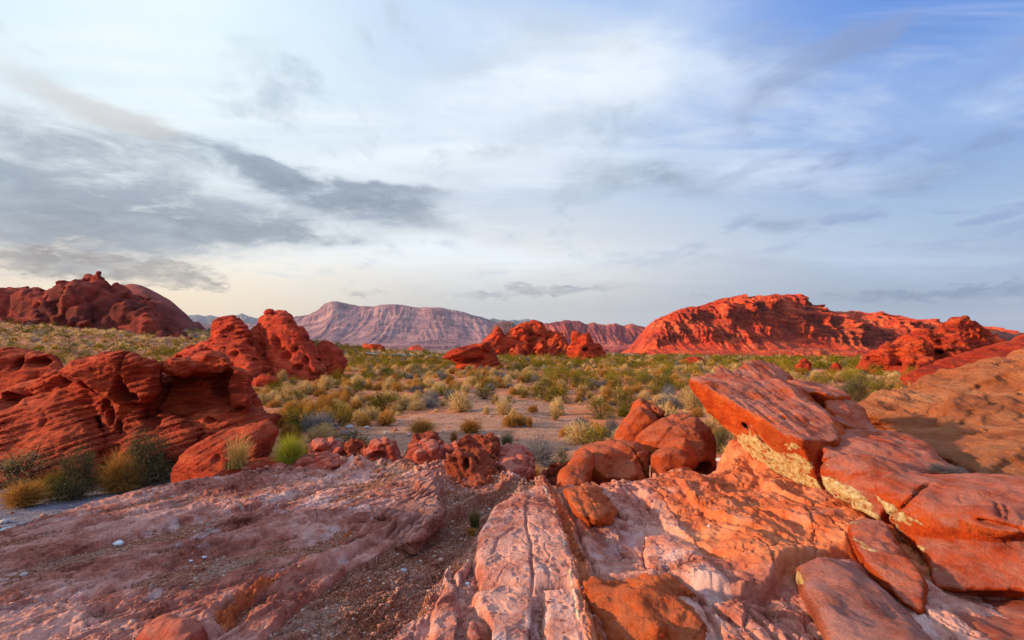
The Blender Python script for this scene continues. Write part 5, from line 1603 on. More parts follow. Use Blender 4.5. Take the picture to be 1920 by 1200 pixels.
def build_boulders():
    B = M['boulder']
    v = lambda a, b, c: at(a, b, c)
    n = np.cross(at(1217, 780, 8.3) - at(1197, 760, 8.3), np.array([0.2, 1, 0.3]))
    items = [
        ('boulder', [sil([(1149, 826), (1164, 797), (1192, 757), (1201, 750), (1217, 757), (1243, 773), (1240, 786), (1215, 815), (1200, 850), (1160, 850)], 8.6, .35, .7, .05, .7, .4)], [], 'upright angular orange boulder leaning at the back of the right boulder pile', [(at(1208, 766, 8.3), n / np.linalg.norm(n), .015, .08, .6)], 3),
        ('boulder', [sil([(1194, 826), (1220, 800), (1243, 781), (1262, 786), (1288, 777), (1309, 782), (1334, 804), (1343, 832), (1342, 850), (1328, 860), (1300, 856), (1222, 850)], 8.1, .4, .9, .05, .65, .6)], [E(1312, 876, 7.6, 26, 16, .5)], 'broadest orange boulder with a smooth sloping face, behind the front two of the right pile', [], 6),
        ('boulder', [sil([(1068, 862), (1082, 842), (1107, 829), (1155, 824), (1200, 827), (1214, 838), (1218, 850), (1214, 880), (1200, 893), (1126, 890), (1112, 880)], 7.4, .35, .8, .045, .6, .5)], [], 'wide orange-pink boulder at the front left of the right boulder pile', [(at(1205, 870, 7.0), np.array([.93, .1, .35]), .010, .05, .5)], 9),
        ('boulder', [sil([(1217, 850), (1242, 834), (1257, 827), (1284, 824), (1298, 838), (1307, 856), (1307, 872), (1288, 876), (1252, 878), (1236, 890), (1219, 892)], 7.15, .28, .6, .045, .6, .3)], [E(1276, 891, 6.8, 28, 9, .3, (0, 10, 0))], 'orange boulder with a pale dusty crown at the front right of the right pile', [], 12),
        ('boulder', [sil([(1044, 904), (1051, 880), (1069, 862), (1086, 847), (1097, 843), (1108, 848), (1115, 860), (1113, 875), (1106, 892), (1060, 908)], 6.7, .22, .45, .09, .6, .5)], [], 'thumb-shaped orange rock rising from the pavement at the left of the right pile', [], 15),
        ('boulder', [sil([(1236, 892), (1257, 879), (1284, 874), (1298, 882), (1306, 894), (1250, 898)], 6.75, .2, .4, .05, .7, .2)], [], 'low orange rock lying under the front right boulder', [], 18),
    ]
    for nm, ad, sb, lab, cuts, sd in items:
        r = Rock(nm, ad, sb, h=0.016, ks=.05, amp=0.034, freq=1.7, octs=7, gain=.62, ridge=.022, joints=((rot_vec(60, 30), .7, .05), (rot_vec(70, 140), .9, .05)), cuts=cuts, seed=100 + sd, floor=-0.2)
        build_rock(r, B, lab, 'boulder', 'orange boulders piled at the right rim of the pavement')
    R_ = M['row']
    rows = [
        ([sil([(688, 843), (697, 829), (708, 825), (722, 826), (734, 833), (739, 846), (736, 858), (712, 868), (694, 858)], 7.3, .2, .3, .08, .65, 0, 0), sil([(698, 860), (735, 855), (755, 868), (760, 888), (706, 892)], 7.3, .2, .35, .07, .65)], [E(709, 856, 7.0, 12, 6, .18)], 'dark mushroom-shaped rock with a hollow under its cap, in the rim row', 'row', .04),
        ([sil([(754, 856), (765, 842), (779, 833), (801, 830), (822, 833), (833, 848), (836, 880), (795, 892), (760, 888)], 7.1, .28, .4, .11, .62)], [E(764, 868, 6.75, 9, 14, .15)], 'smooth rounded pink-red boulder at the middle of the rim row', 'row', .04),
        ([sil([(846, 866), (854, 851), (872, 846), (900, 848), (916, 858), (934, 878), (946, 892), (925, 908), (876, 910), (848, 896)], 6.6, .3, .5, .06, .65, .4), sil([(858, 852), (868, 834), (880, 830), (892, 837), (900, 856), (866, 862)], 6.9, .12, .25, .06, .7)], [E(873, 873, 6.3, 6, 11, .2)], 'craggy rust-red rock with a dark hole, right of the smooth rounded boulder', 'rust', .07),
        ([sil([(650, 862), (652, 834), (665, 828), (680, 833), (692, 832), (694, 860), (684, 868)], 7.5, .15, .3, .04, .7)], [], 'jagged dark red shard between the leaning red rock and the mushroom rock', 'rust', .06),
        ([sil([(572, 860), (577, 846), (592, 831), (625, 822), (643, 828), (653, 842), (652, 864), (600, 868)], 7.7, .25, .5, .06, .65, .2)], [E(590, 850, 7.4, 14, 4, .2)], 'broad deep red rock leaning right of the yellow-green shrub', 'row', .06),
        ([sil([(540, 884), (556, 862), (575, 855), (596, 849), (620, 853), (640, 864), (645, 878), (560, 890)], 7.0, .2, .5, .05, .7, .2)], [], 'low red rock sloping up to the white-stained pavement at the left of the rim row', 'row', .05),
        ([sil([(778, 836), (783, 825), (800, 821), (818, 818), (834, 830), (836, 842), (800, 846)], 8.2, .15, .4, .04, .7)], [], 'low knobbly dark red rock behind the smooth rounded boulder', 'rust', .06),
        ([sil([(832, 858), (836, 838), (850, 834), (862, 837), (860, 862), (845, 868)], 7.5, .15, .3, .05, .7)], [], 'small red rock wedged between the rounded boulder and the rust-red crag', 'row', .04),
        ([sil([(862, 848), (866, 830), (888, 819), (905, 822), (922, 817), (934, 831), (930, 850), (890, 858)], 8.3, .2, .5, .05, .7, .3)], [], 'knobbly red rock behind the rust-red crag, beside a dark green bush', 'rust', .07),
        ([sil([(890, 870), (910, 848), (950, 840), (972, 840), (988, 850), (1000, 872), (985, 892), (920, 894)], 8.2, .3, .7, .08, .7, .8)], [], 'low pale red hump behind the rim row, left of the purple-grey bush', 'row', .05),
        ([sil([(1010, 894), (1024, 878), (1041, 866), (1056, 872), (1054, 896), (1030, 898)], 7.2, .12, .3, .03, .7)], [], 'dark red triangular wedge at the left of the thumb-shaped rock', 'rust', .04),
    ]
    for i, (ad, sb, lab, mt, am) in enumerate(rows):
        rust = mt == 'rust'
        r = Rock('boulder', ad, sb, h=0.014, k=.05, ks=.04, amp=am, freq=2.4 if not rust else 3.2, octs=6, ridge=.07 if rust else .035, joints=((rot_vec(70, 20), .22, .05), (rot_vec(80, 110), .28, .05), (rot_vec(20, 200), .14, .03)), seed=130 + 3 * i, floor=-0.1, beds=(rot_vec(60, 10), .07, .03, .5) if rust else (rot_vec(20, 30), .12, .012, .5))
        build_rock(r, M[mt], lab, 'boulder', 'boulders along the far rim of the pavement')
    # boulders lying on the pavement itself
    Zs = lambda a, b, z=1.3: (a, b, dz(a, b, z))
    r = Rock('boulder', [Hull([Zs(1063, 925, 1.47), Zs(1083, 920, 1.50), Zs(1113, 928, 1.50), Zs(1143, 958, 1.44), Zs(1120, 975, 1.44), Zs(1085, 960, 1.45), Zs(1062, 918, 1.25), Zs(1120, 912, 1.25), Zs(1153, 955, 1.25), Zs(1150, 985, 1.25), Zs(1110, 992, 1.25), Zs(1078, 968, 1.25)], .07)],
             [], h=.011, amp=.035, freq=3, octs=6, ridge=.012, beds=(rot_vec(70, 0), .09, .02, .4), seed=170, floor=1.15)
    build_rock(r, M['lump'], 'orange loaf-shaped rock standing on the pavement right of the large pale plate', 'boulder', 'rocks standing up from the pavement')
    r = Rock('boulder', [Hull([Zs(1110, 1108, 1.36), Zs(1170, 1096, 1.42), Zs(1205, 1090, 1.44), Zs(1245, 1096, 1.42), Zs(1285, 1135, 1.36), Zs(1325, 1185, 1.33), Zs(1230, 1175, 1.38), Zs(1150, 1150, 1.36), Zs(1095, 1104, 1.2), Zs(1170, 1076, 1.2), Zs(1265, 1080, 1.2), Zs(1345, 1190, 1.2), Zs(1300, 1290, 1.2), Zs(1150, 1260, 1.2)], .06)],
             [], h=.011, amp=.045, freq=2.6, octs=6, ridge=.025, beds=(rot_vec(60, 20), .1, .03, .5), joints=((rot_vec(80, 70), .3, .04),), seed=174, floor=1.1)
    build_rock(r, M['lump'], 'broad orange lump of rock at the bottom edge right of the cracked blocks', 'boulder', 'rocks standing up from the pavement')
    r = Rock('boulder', [Hull([Zs(262, 1190, 1.36), Zs(300, 1172, 1.42), Zs(345, 1160, 1.46), Zs(372, 1168, 1.43), Zs(388, 1195, 1.36), Zs(240, 1230, 1.25), Zs(290, 1165, 1.25), Zs(395, 1190, 1.25), Zs(400, 1260, 1.25), Zs(300, 1290, 1.3)], .06)],
             [], h=.011, amp=.035, freq=3, octs=6, ridge=.012, seed=177, floor=1.1)
    build_rock(r, M['row'], 'smooth rust-red rock at the bottom edge of the left pavement', 'boulder', 'rocks standing up from the pavement')
    r = Rock('spine_rock', [Hull([Zs(790, 905, 1.39), Zs(812, 900, 1.40), Zs(822, 935, 1.42), Zs(830, 962, 1.39), Zs(805, 975, 1.40), Zs(780, 950, 1.38), Zs(785, 890, 1.25), Zs(818, 885, 1.25), Zs(842, 950, 1.25), Zs(832, 985, 1.25), Zs(770, 965, 1.25)], .05),
                             Hull([Zs(800, 960, 1.38), Zs(828, 970, 1.37), Zs(812, 990, 1.34), Zs(770, 1015, 1.38), Zs(755, 1000, 1.34), Zs(838, 968, 1.2), Zs(820, 996, 1.2), Zs(775, 1032, 1.22), Zs(730, 1030, 1.22), Zs(740, 985, 1.2), Zs(790, 940, 1.2)], .05),
                             Hull([Zs(722, 965, 1.36), Zs(770, 930, 1.36), Zs(790, 930, 1.36), Zs(770, 985, 1.38), Zs(705, 975, 1.22), Zs(770, 915, 1.22), Zs(800, 940, 1.22), Zs(745, 1000, 1.22)], .05)],
             [], h=.011, k=.05, amp=.035, freq=3.0, octs=6, ridge=.02, beds=(rot_vec(78, -35), .055, .05, .4), joints=((rot_vec(80, 55), .2, .04),), seed=180, floor=1.1)
    build_rock(r, M['pave'], 'knobbly ridge of thin upright layers standing on the middle of the pavement', 'rock')


build_left_hill()
build_mid_rocks()
build_right_far()
build_left_rocks()
build_shade_outcrop()
build_right_rocks()
build_boulders()
# ------------------------------------------------------------------ plants
def plant_mat(name, stops, trans=0.25):
    m = bpy.data.materials.new(name)
    m.use_nodes = True
    T = NT(m.node_tree)
    T.n.clear()
    oi = T.node('ShaderNodeObjectInfo')
    f = T.m('ADD', T.m('MULTIPLY', attr(T, 'tone'), 0.62), T.m('MULTIPLY', oi.outputs['Random'], 0.38))
    col = T.ramp(f, stops)
    d = T.node('ShaderNodeBsdfDiffuse')
    t = T.node('ShaderNodeBsdfTranslucent')
    T.put(d.inputs[0], col)
    T.put(t.inputs[0], col)
    mx = T.node('ShaderNodeMixShader')
    mx.inputs[0].default_value = trans
    T.l.new(d.outputs[0], mx.inputs[1])
    T.l.new(t.outputs[0], mx.inputs[2])
    o = T.node('ShaderNodeOutputMaterial')
    T.l.new(mx.outputs[0], o.inputs[0])
    return m


PM = {
    'tan': plant_mat('tan_grass', [(0.1, sl((120, 88, 48))), (0.45, sl((186, 148, 92))), (0.8, sl((220, 188, 130)))]),
    'gold': plant_mat('gold_grass', [(0.1, sl((104, 66, 28))), (0.45, sl((170, 116, 52))), (0.85, sl((204, 152, 80)))]),
    'olive': plant_mat('olive_leaf', [(0.1, sl((66, 58, 16))), (0.45, sl((114, 100, 28))), (0.85, sl((156, 134, 46)))]),
    'grey': plant_mat('grey_twig', [(0.1, sl((66, 62, 66))), (0.45, sl((108, 102, 104))), (0.85, sl((150, 142, 134)))]),
    'dark': plant_mat('dark_twig', [(0.1, sl((44, 40, 24))), (0.45, sl((82, 76, 46))), (0.85, sl((128, 118, 78)))]),
    'lime': plant_mat('lime_stem', [(0.1, sl((112, 110, 26))), (0.45, sl((158, 152, 44))), (0.85, sl((190, 182, 76)))]),
    'green': plant_mat('green_leaf', [(0.1, sl((40, 66, 22))), (0.45, sl((72, 104, 40))), (0.85, sl((112, 140, 66)))]),
    'straw': plant_mat('straw_stem', [(0.1, sl((160, 108, 48))), (0.45, sl((206, 154, 78))), (0.85, sl((230, 190, 118)))]),
    'sage': plant_mat('sage_leaf', [(0.1, sl((98, 96, 58))), (0.45, sl((146, 142, 96))), (0.85, sl((184, 178, 128)))]),
    'wood': plant_mat('twig_wood', [(0.1, sl((48, 36, 26))), (0.5, sl((84, 64, 48))), (0.9, sl((120, 96, 74)))], 0.0),
}


def ribbons(p0, p1, p2, w, tone, tip=0.25):
    """curved tapering blades through three points"""
    n = len(p0)
    r = np.random.RandomState(n + 5).normal(size=(n, 3))
    ax = np.cross(p2 - p0, r)
    ax /= np.linalg.norm(ax, axis=1, keepdims=True) + 1e-9
    w = np.asarray(w).reshape(-1, 1) * np.ones((n, 1)) * 0.5
    V = np.stack([p0 - ax * w, p0 + ax * w, p1 - ax * w * 0.85, p1 + ax * w * 0.85, p2 - ax * w * tip, p2 + ax * w * tip], 1).reshape(-1, 3)
    b = np.arange(n)[:, None] * 6
    F = np.concatenate([b + [0, 1, 3, 2], b + [2, 3, 5, 4]])
    return V, F, np.repeat(tone, 6)


def leaves(c, size, tone, seed, flat=0.0):
    n = len(c)
    rs = np.random.RandomState(seed)
    a = rs.normal(size=(n, 3))
    a /= np.linalg.norm(a, axis=1, keepdims=True)
    b = np.cross(a, rs.normal(size=(n, 3)))
    b /= np.linalg.norm(b, axis=1, keepdims=True)
    s = np.asarray(size).reshape(-1, 1) * np.ones((n, 1))
    V = np.stack([c - a * s, c + b * s * 0.42, c + a * s, c - b * s * 0.42], 1).reshape(-1, 3)
    F = np.arange(n)[:, None] * 4 + [0, 1, 2, 3]
    return V, F, np.repeat(tone, 4)


def join(*parts):
    V, F, t, k = [], [], [], 0
    for v, f, tt in parts:
        V.append(v)
        F.append(f + k)
        t.append(tt)
        k += len(v)
    return np.concatenate(V), np.concatenate(F), np.concatenate(t)


def hemi(n, rs, low=0.0, pw=1.0):
    a = rs.uniform(0, 2 * math.pi, n)
    z = low + (1 - low) * rs.uniform(0, 1, n) ** pw
    s = np.sqrt(np.maximum(1 - z * z, 0))
    return np.stack([s * np.cos(a), s * np.sin(a), z], 1)


def lumps(d, rs, k=5, amt=0.22):
    """an uneven outline: directions in which the plant has grown farther"""
    f = np.ones(len(d))
    for _ in range(k):
        q = hemi(1, rs)[0]
        f += amt * rs.uniform(-1, 1) * np.exp(-((1 - d @ q) / 0.16))
    return f


# every builder makes a plant 1 m wide at most (half width 0.5) and about h high, foot at the origin
def g_dome(seed, n=620, h=0.62, w=0.020, up=1.0):
    rs = np.random.RandomState(seed)
    d = hemi(n, rs, 0.03, 0.9)
    L_ = rs.uniform(0.80, 1.06, n) * lumps(d, rs, 7, 0.38)
    base = np.stack([d[:, 0], d[:, 1], d[:, 2] * 0], 1) * 0.12 * rs.uniform(0, 1, (n, 1)) + rs.normal(size=(n, 3)) * [0.05, 0.05, 0]
    end = d * [0.5, 0.5, h] * L_[:, None]
    end[:, 2] = np.maximum(end[:, 2], 0.02)
    mid = base * 0.45 + end * 0.55 + [0, 0, 1] * (0.10 * h * rs.uniform(0.4, 1.2, (n, 1))) * up
    fuzz_n = int(n * 0.9)
    q = rs.randint(0, n, fuzz_n)
    fp = mid[q] + (end[q] - mid[q]) * rs.uniform(0.3, 1.0, (fuzz_n, 1))
    fe = fp + rs.normal(size=(fuzz_n, 3)) * 0.06 + [0, 0, 0.03]
    return join(ribbons(base, mid, end, rs.uniform(0.6, 1.1, n) * w, rs.uniform(0, 1, n)), ribbons(fp, (fp + fe) / 2, fe, w * 0.7, rs.uniform(0.2, 1, fuzz_n)))


def g_tuft(seed, n=420, h=0.9, w=0.014, spread=0.5, low=0.35, droop=0.10):
    rs = np.random.RandomState(seed)
    d = hemi(n, rs, low, 0.8)
    L_ = rs.uniform(0.55, 1.08, n) * lumps(d, rs, 4, 0.15)
    base = rs.normal(size=(n, 3)) * [0.09, 0.09, 0]
    end = d * [spread * 1.1, spread * 1.1, h] * L_[:, None]
    out = np.stack([d[:, 0], d[:, 1], d[:, 2] * 0], 1)
    mid = (base + end) / 2 - out * 0.06 + [0, 0, droop]
    return ribbons(base, mid, end, rs.uniform(0.6, 1.1, n) * w, rs.uniform(0, 1, n), 0.15)


def g_bush(seed, n=900, h=0.7, leaf=0.022, stems=40, hollow=0.25, low=0.02, clumps=26, spread=0.16):
    """open twiggy bush: wood and the leaf clumps borne on its twigs"""
    rs = np.random.RandomState(seed)
    d = hemi(clumps, rs, low, 0.8)
    R_ = rs.uniform(0.62, 1.0, clumps) * lumps(d, rs, 5, 0.25)
    c = d * [0.5, 0.5, h] * R_[:, None] * 0.92
    q = rs.randint(0, clumps, n)
    p = c[q] + rs.normal(size=(n, 3)) * [spread, spread, spread * 0.8] * np.minimum(0.4 + 0.6 * R_[q], 1)[:, None] * 0.62
    p[:, 2] = np.maximum(p[:, 2], 0.02)
    fol = leaves(p, rs.uniform(0.6, 1.3, n) * leaf, np.clip(rs.uniform(0, 1, clumps)[q] * 0.5 + rs.uniform(0, 0.5, n), 0, 1), seed + 1)
    k = stems
    q = rs.randint(0, clumps, k)
    base = rs.normal(size=(k, 3)) * [0.05, 0.05, 0]
    end = c[q] + rs.normal(size=(k, 3)) * 0.05
    mid = (base + end) / 2 + rs.normal(size=(k, 3)) * 0.04
    wood = ribbons(base, mid, end, 0.016, rs.uniform(0, 1, k), 0.4)
    k2 = stems * 4
    q2 = rs.randint(0, clumps, k2)
    b2 = c[q2] * rs.uniform(0.5, 0.95, (k2, 1))
    e2 = c[q2] + rs.normal(size=(k2, 3)) * spread * 0.6
    e2[:, 2] = np.maximum(e2[:, 2], 0.02)
    tw = ribbons(b2, (b2 + e2) / 2 + rs.normal(size=(k2, 3)) * 0.02, e2, 0.008, rs.uniform(0, 1, k2), 0.4)
    return fol, join(wood, tw)


def g_twig(seed, n=1500, h=0.6, w=0.010):
    """dense rounded bush of short stiff twigs"""
    rs = np.random.RandomState(seed)
    d = hemi(n, rs, 0.0, 0.9)
    f = lumps(d, rs, 8, 0.28)
    r0 = rs.uniform(0.15, 0.85, n)
    b = d * [0.5, 0.5, h] * (r0 * f)[:, None]
    e = b + (d * [0.5, 0.5, h] + rs.normal(size=(n, 3)) * 0.22) * rs.uniform(0.18, 0.34, (n, 1))
    e[:, 2] = np.maximum(e[:, 2], 0.01)
    m = (b + e) / 2 + rs.normal(size=(n, 3)) * 0.025
    return ribbons(b, m, e, rs.uniform(0.6, 1.2, n) * w, rs.uniform(0, 1, n), 0.4)


def pmesh(name, geo, mat):
    V, F, t = geo
    return make_mesh(name, V, F, False, PM[mat], {'tone': t})


PROTO = {}


def proto(kind):
    """a handful of variants of each kind: name of the thing and its (part name, mesh) list; a single mesh has no parts"""
    if kind in PROTO:
        return PROTO[kind]
    out = []
    for i in range(5):
        s = 1000 + 31 * i + sum(map(ord, kind)) * 7
        if kind in ('tan', 'gold'):
            out.append([(None, pmesh('shrub', g_dome(s, h=0.56 + 0.05 * i), kind))])
        elif kind == 'golden_upright':
            out.append([(None, pmesh('grass_tuft', g_tuft(s, 520, 0.95, 0.016), 'gold'))])
        elif kind == 'brown_grass':
            out.append([(None, pmesh('grass_tuft', g_tuft(s, 1500, 0.70, 0.011, low=0.10, droop=0.06), 'gold'))])
        elif kind == 'creosote':
            f, w = g_bush(s, 1500, 0.62, 0.020, 46, clumps=34)
            out.append([('foliage', pmesh('foliage', f, 'olive')), ('stems', pmesh('stems', w, 'wood'))])
        elif kind == 'green':
            f, w = g_bush(s, 1600, 0.62, 0.022, 30, clumps=26)
            out.append([('foliage', pmesh('foliage', f, 'green')), ('stems', pmesh('stems', w, 'wood'))])
        elif kind == 'sage':
            f, w = g_bush(s, 3000, 0.8, 0.014, 90, clumps=40, spread=.18)
            out.append([('foliage', pmesh('foliage', f, 'sage')), ('stems', pmesh('stems', w, 'wood'))])
        elif kind == 'dark':
            f, w = g_bush(s, 6500, 0.95, 0.017, 110, clumps=60, spread=0.17)
            out.append([('foliage', pmesh('foliage', f, 'dark')), ('stems', pmesh('stems', w, 'wood'))])
        elif kind == 'olive':
            out.append([(None, pmesh('shrub', g_twig(s, 1300, 0.6, 0.012), 'olive'))])
        elif kind == 'grey':
            out.append([(None, pmesh('shrub', g_twig(s, 1700, 0.62, 0.010), 'grey'))])
        elif kind == 'lime':
            out.append([(None, pmesh('shrub', g_tuft(s, 2600, 0.78, 0.008, low=0.12, droop=0.03), 'lime'))])
        elif kind == 'straw':
            out.append([('stems', pmesh('stems', g_tuft(s, 340, 1.0, 0.012, 0.5, 0.45, 0.02), 'straw')), ('leaves', pmesh('leaves', g_bush(s, 380, 0.22, 0.022, 8, clumps=12)[0], 'green'))])
        elif kind == 'ephedra':
            out.append([(None, pmesh('shrub', g_tuft(s, 620, 0.95, 0.012, 0.5, 0.4, 0.0), 'dark'))])
    PROTO[kind] = out
    return out


CAT = {'tan': 'shrub', 'gold': 'bunch grass', 'golden_upright': 'grass tuft', 'brown_grass': 'grass tuft', 'creosote': 'bush', 'green': 'bush', 'sage': 'bush', 'dark': 'bush', 'olive': 'bush', 'grey': 'bush', 'lime': 'bush', 'straw': 'grass tuft', 'ephedra': 'bush'}
NAME = {'tan': 'dome_shrub', 'gold': 'bunch_grass', 'golden_upright': 'grass_tuft', 'brown_grass': 'bunch_grass', 'creosote': 'creosote_bush', 'green': 'green_bush', 'sage': 'sage_bush', 'dark': 'dark_bush', 'olive': 'olive_bush', 'grey': 'grey_bush', 'lime': 'lime_bush', 'straw': 'grass_tuft', 'ephedra': 'jointfir_bush'}
HROT = {'tan': 0.6, 'gold': 0.6, 'creosote': 0.65, 'grey': 0.62, 'olive': 0.6, 'green': 0.65, 'sage': 0.85, 'dark': 0.95, 'golden_upright': 0.95, 'brown_grass': 0.72, 'lime': 0.8, 'straw': 1.0, 'ephedra': 0.95}
prs = random.Random(5)


def plant(kind, loc, w, h, label, group=None, parts=True):
    pr = proto(kind)
    parts_ = pr[prs.randrange(len(pr))]
    rz = prs.uniform(0, 6.283)
    sc = (w, w, h / HROT[kind])
    if parts_[0][0] is None:
        o = link(NAME[kind], parts_[0][1], loc, None, label, CAT[kind], group, 'thing')
        o.scale = sc
        o.rotation_euler = (0, 0, rz)
        return o
    if not parts:
        o = link(NAME[kind], parts_[0][1], loc, None, label, CAT[kind], group, 'thing')
        o.scale = sc
        o.rotation_euler = (0, 0, rz)
        return o
    o = link(NAME[kind], None, loc, None, label, CAT[kind], group, 'thing')
    o.scale = sc
    o.rotation_euler = (0, 0, rz)
    for pn_, me in parts_:
        link(pn_, me, (0, 0, 0), o)
    return o


# rocks and pavement keep plants off: a grid of the ground they cover
OCC = {}


def occupy():
    for o in scene.objects:
        if o.type != 'MESH' or o.name.startswith('ground') or o.get('category') in (None, 'mountain', 'hill'):
            continue
        n = len(o.data.vertices)
        co = np.empty(n * 3, np.float32)
        o.data.vertices.foreach_get('co', co)
        co = co.reshape(-1, 3) + np.array(o.location, np.float32)
        m = co[:, 2] > terr(co[:, 0], co[:, 1]) - 0.05
        for a, b in set(map(tuple, np.floor(co[m][:, :2] / 0.5).astype(int))):
            OCC[(a, b)] = 1


occupy()


def covered(x, y, r):
    k = int(math.ceil(r / 0.5))
    a, b = math.floor(x / 0.5), math.floor(y / 0.5)
    for i in range(-k, k + 1):
        for j in range(-k, k + 1):
            if (a + i, b + j) in OCC:
                return True
    return False


PLACED = []


def named_plants():
    G1 = 'shrubs around the gravel wash'
    G2 = 'plants in the hollow below the left rocks'
    T = [
        ('grey', 590, 812, 78, 38, 'wide blue-grey twiggy bush at the left side of the gravel wash', G1),
        ('gold', 523, 803, 62, 32, 'brown rounded shrub left of the wide blue-grey bush', G1),
        ('olive', 552, 815, 40, 21, 'low dark olive shrub in front of the wide blue-grey bush', G1),
        ('tan', 590, 829, 46, 23, 'pale tan dome of grass just behind the yellow-green bush', G1),
        ('gold', 540, 773, 36, 23, 'left of three golden domes in a row behind the wide blue-grey bush', G1),
        ('gold', 571, 776, 46, 26, 'middle of three golden domes in a row behind the wide blue-grey bush', G1),
        ('gold', 609, 776, 44, 24, 'right of three golden domes in a row behind the wide blue-grey bush', G1),
        ('gold', 643, 763, 24, 19, 'small golden dome left of the large creosote by the wash', G1),
        ('tan', 668, 766, 27, 20, 'tan dome touching the left foot of the large creosote by the wash', G1),
        ('creosote', 714, 775, 74, 48, 'large olive creosote bush at the upper left edge of the wash', G1),
        ('tan', 778, 770, 38, 19, 'tan dome beside a grey bush at the upper edge of the wash', G1),
        ('grey', 801, 766, 40, 20, 'low grey bush right of a tan dome at the upper edge of the wash', G1),
        ('gold', 680, 799, 30, 29, 'upright brown shrub at the left edge of the wash near scattered stones', G1),
        ('gold', 721, 796, 44, 21, 'flat golden shrub on the left bank of the wash under the large creosote', G1),
        ('brown_grass', 789, 813, 70, 29, 'wide brown bunch of grass in the middle of the gravel wash, the left one', G1),
        ('brown_grass', 881, 810, 52, 28, 'round brown bunch of grass in the middle of the gravel wash, the right one', G1),
        ('golden_upright', 850, 834, 24, 28, 'small upright golden tuft behind the rust-red crag', G1),
        ('ephedra', 950, 840, 38, 34, 'dark green upright bush growing from the rocks right of the rust-red crag', G1),
        ('grey', 1011, 872, 62, 52, 'dense purple-grey bush in front of the wash left of the orange boulders', G1),
        ('sage', 1055, 874, 40, 36, 'wispy pale yellow-green bush between the purple-grey bush and the orange boulders', G1),
        ('golden_upright', 1004, 897, 38, 26, 'low yellow-gold tuft beside the dark red wedge', G1),
        ('olive', 960, 890, 34, 16, 'low olive plant behind the pavement rim, right of the rust-red crag', G1),
        ('tan', 946, 777, 36, 22, 'large tan dome in a group of three in the middle of the wash', G1),
        ('tan', 961, 782, 20, 13, 'smallest tan dome in a group of three in the middle of the wash', G1),
        ('gold', 957, 799, 36, 23, 'front golden dome in a group of three in the middle of the wash', G1),
        ('golden_upright', 993, 800, 20, 21, 'pale spiky tuft right of the three domes in the wash', G1),
        ('tan', 911, 775, 16, 12, 'tiny lone tan dome on bare gravel in the wash', G1),
        ('tan', 928, 757, 21, 15, 'small tan dome at the upper end of the bare gravel', G1),
        ('tan', 864, 771, 52, 28, 'broad tan shrub at the top of the wash, behind the round brown bunch', G1),
        ('tan', 1047, 779, 37, 25, 'tan dome on the right side of the wash with a smaller one before it', G1),
        ('tan', 1041, 786, 16, 15, 'small tan dome in front of a larger one on the right side of the wash', G1),
        ('gold', 1060, 819, 30, 20, 'low golden shrub at the lower right of the wash', G1),
        ('grey', 1092, 807, 46, 25, 'grey bush at the right side of the wash', G1),
        ('gold', 1122, 819, 40, 31, 'golden round shrub between two grey bushes left of the upright boulder', G1),
        ('grey', 1147, 822, 28, 40, 'tall grey bush against the left of the upright orange boulder', G1),
        ('creosote', 1130, 786, 64, 44, 'large olive creosote bush left behind the upright orange boulder', G1),
        ('olive', 1171, 782, 30, 24, 'yellowish olive shrub just left of the tip of the upright orange boulder', G1),
        ('grey', 1256, 769, 52, 28, 'dark grey dome-shaped bush behind the right boulder pile', G1),
        ('olive', 1259, 787, 32, 18, 'low olive shrub between the dark grey dome and the broadest boulder', G1),
        ('gold', 1308, 783, 30, 20, 'golden shrub between the broadest boulder and the overhang', G1),
        ('green', 1255, 712, 21, 23, 'bright green bush far out on the flat left of the overhang tip', G1),
        ('green', 1293, 714, 17, 16, 'small dark green bush at the tip of the overhang', G1),
        ('dark', 1357, 852, 44, 52, 'dark green bush in shade under the overhang', G1),
        ('green', 575, 706, 64, 19, 'wide low green bush at the foot of the tall pitted outcrop', G1),
        ('grey', 641, 744, 31, 17, 'small grey dome among tan ones right of the arched outcrop', G1),
        ('tan', 569, 742, 38, 23, 'large pale dome in the tan crowd right of the arched outcrop', G1),
        ('creosote', 549, 723, 32, 21, 'olive creosote bush in front of the wide green bush', G1),
        ('tan', 495, 761, 38, 20, 'pale dome touching the right foot of the arched outcrop', G1),
        ('tan', 520, 758, 20, 15, 'small pale dome second from the right foot of the arched outcrop', G1),
        ('dark', 254, 914, 98, 104, 'tallest dark olive bush in the hollow, right end of the row', G2),
        ('brown_grass', 205, 924, 104, 76, 'thick brown bunch of grass in front of the tallest dark bush', G2),
        ('dark', 128, 934, 84, 94, 'black-green twiggy bush left of the thick brown grass', G2),
        ('sage', 24, 915, 104, 72, 'wispy grey-brown bush at the left edge under the striated outcrop', G2),
        ('brown_grass', 22, 952, 96, 52, 'olive-gold grass at the left edge in front of the wispy bush', G2),
        ('olive', 86, 934, 70, 46, 'low olive bush between the edge grass and the black-green bush', G2),
        ('gold', 336, 896, 34, 54, 'golden shrub against the left end of the straw tuft rock', G2),
    ]
    for k, px, py, w, h, lab, g in T:
        d = hit(px, py)
        p = at(px, py, d)
        z = float(terr(p[0], p[1]))
        plant(k, (p[0], p[1] + 0.25 * w * d / FPX, z - 0.03), 1.06 * w * d / FPX, 1.06 * h * d / FPX, lab, g)
        PLACED.append((p[0], p[1], 0.5 * w * d / FPX))
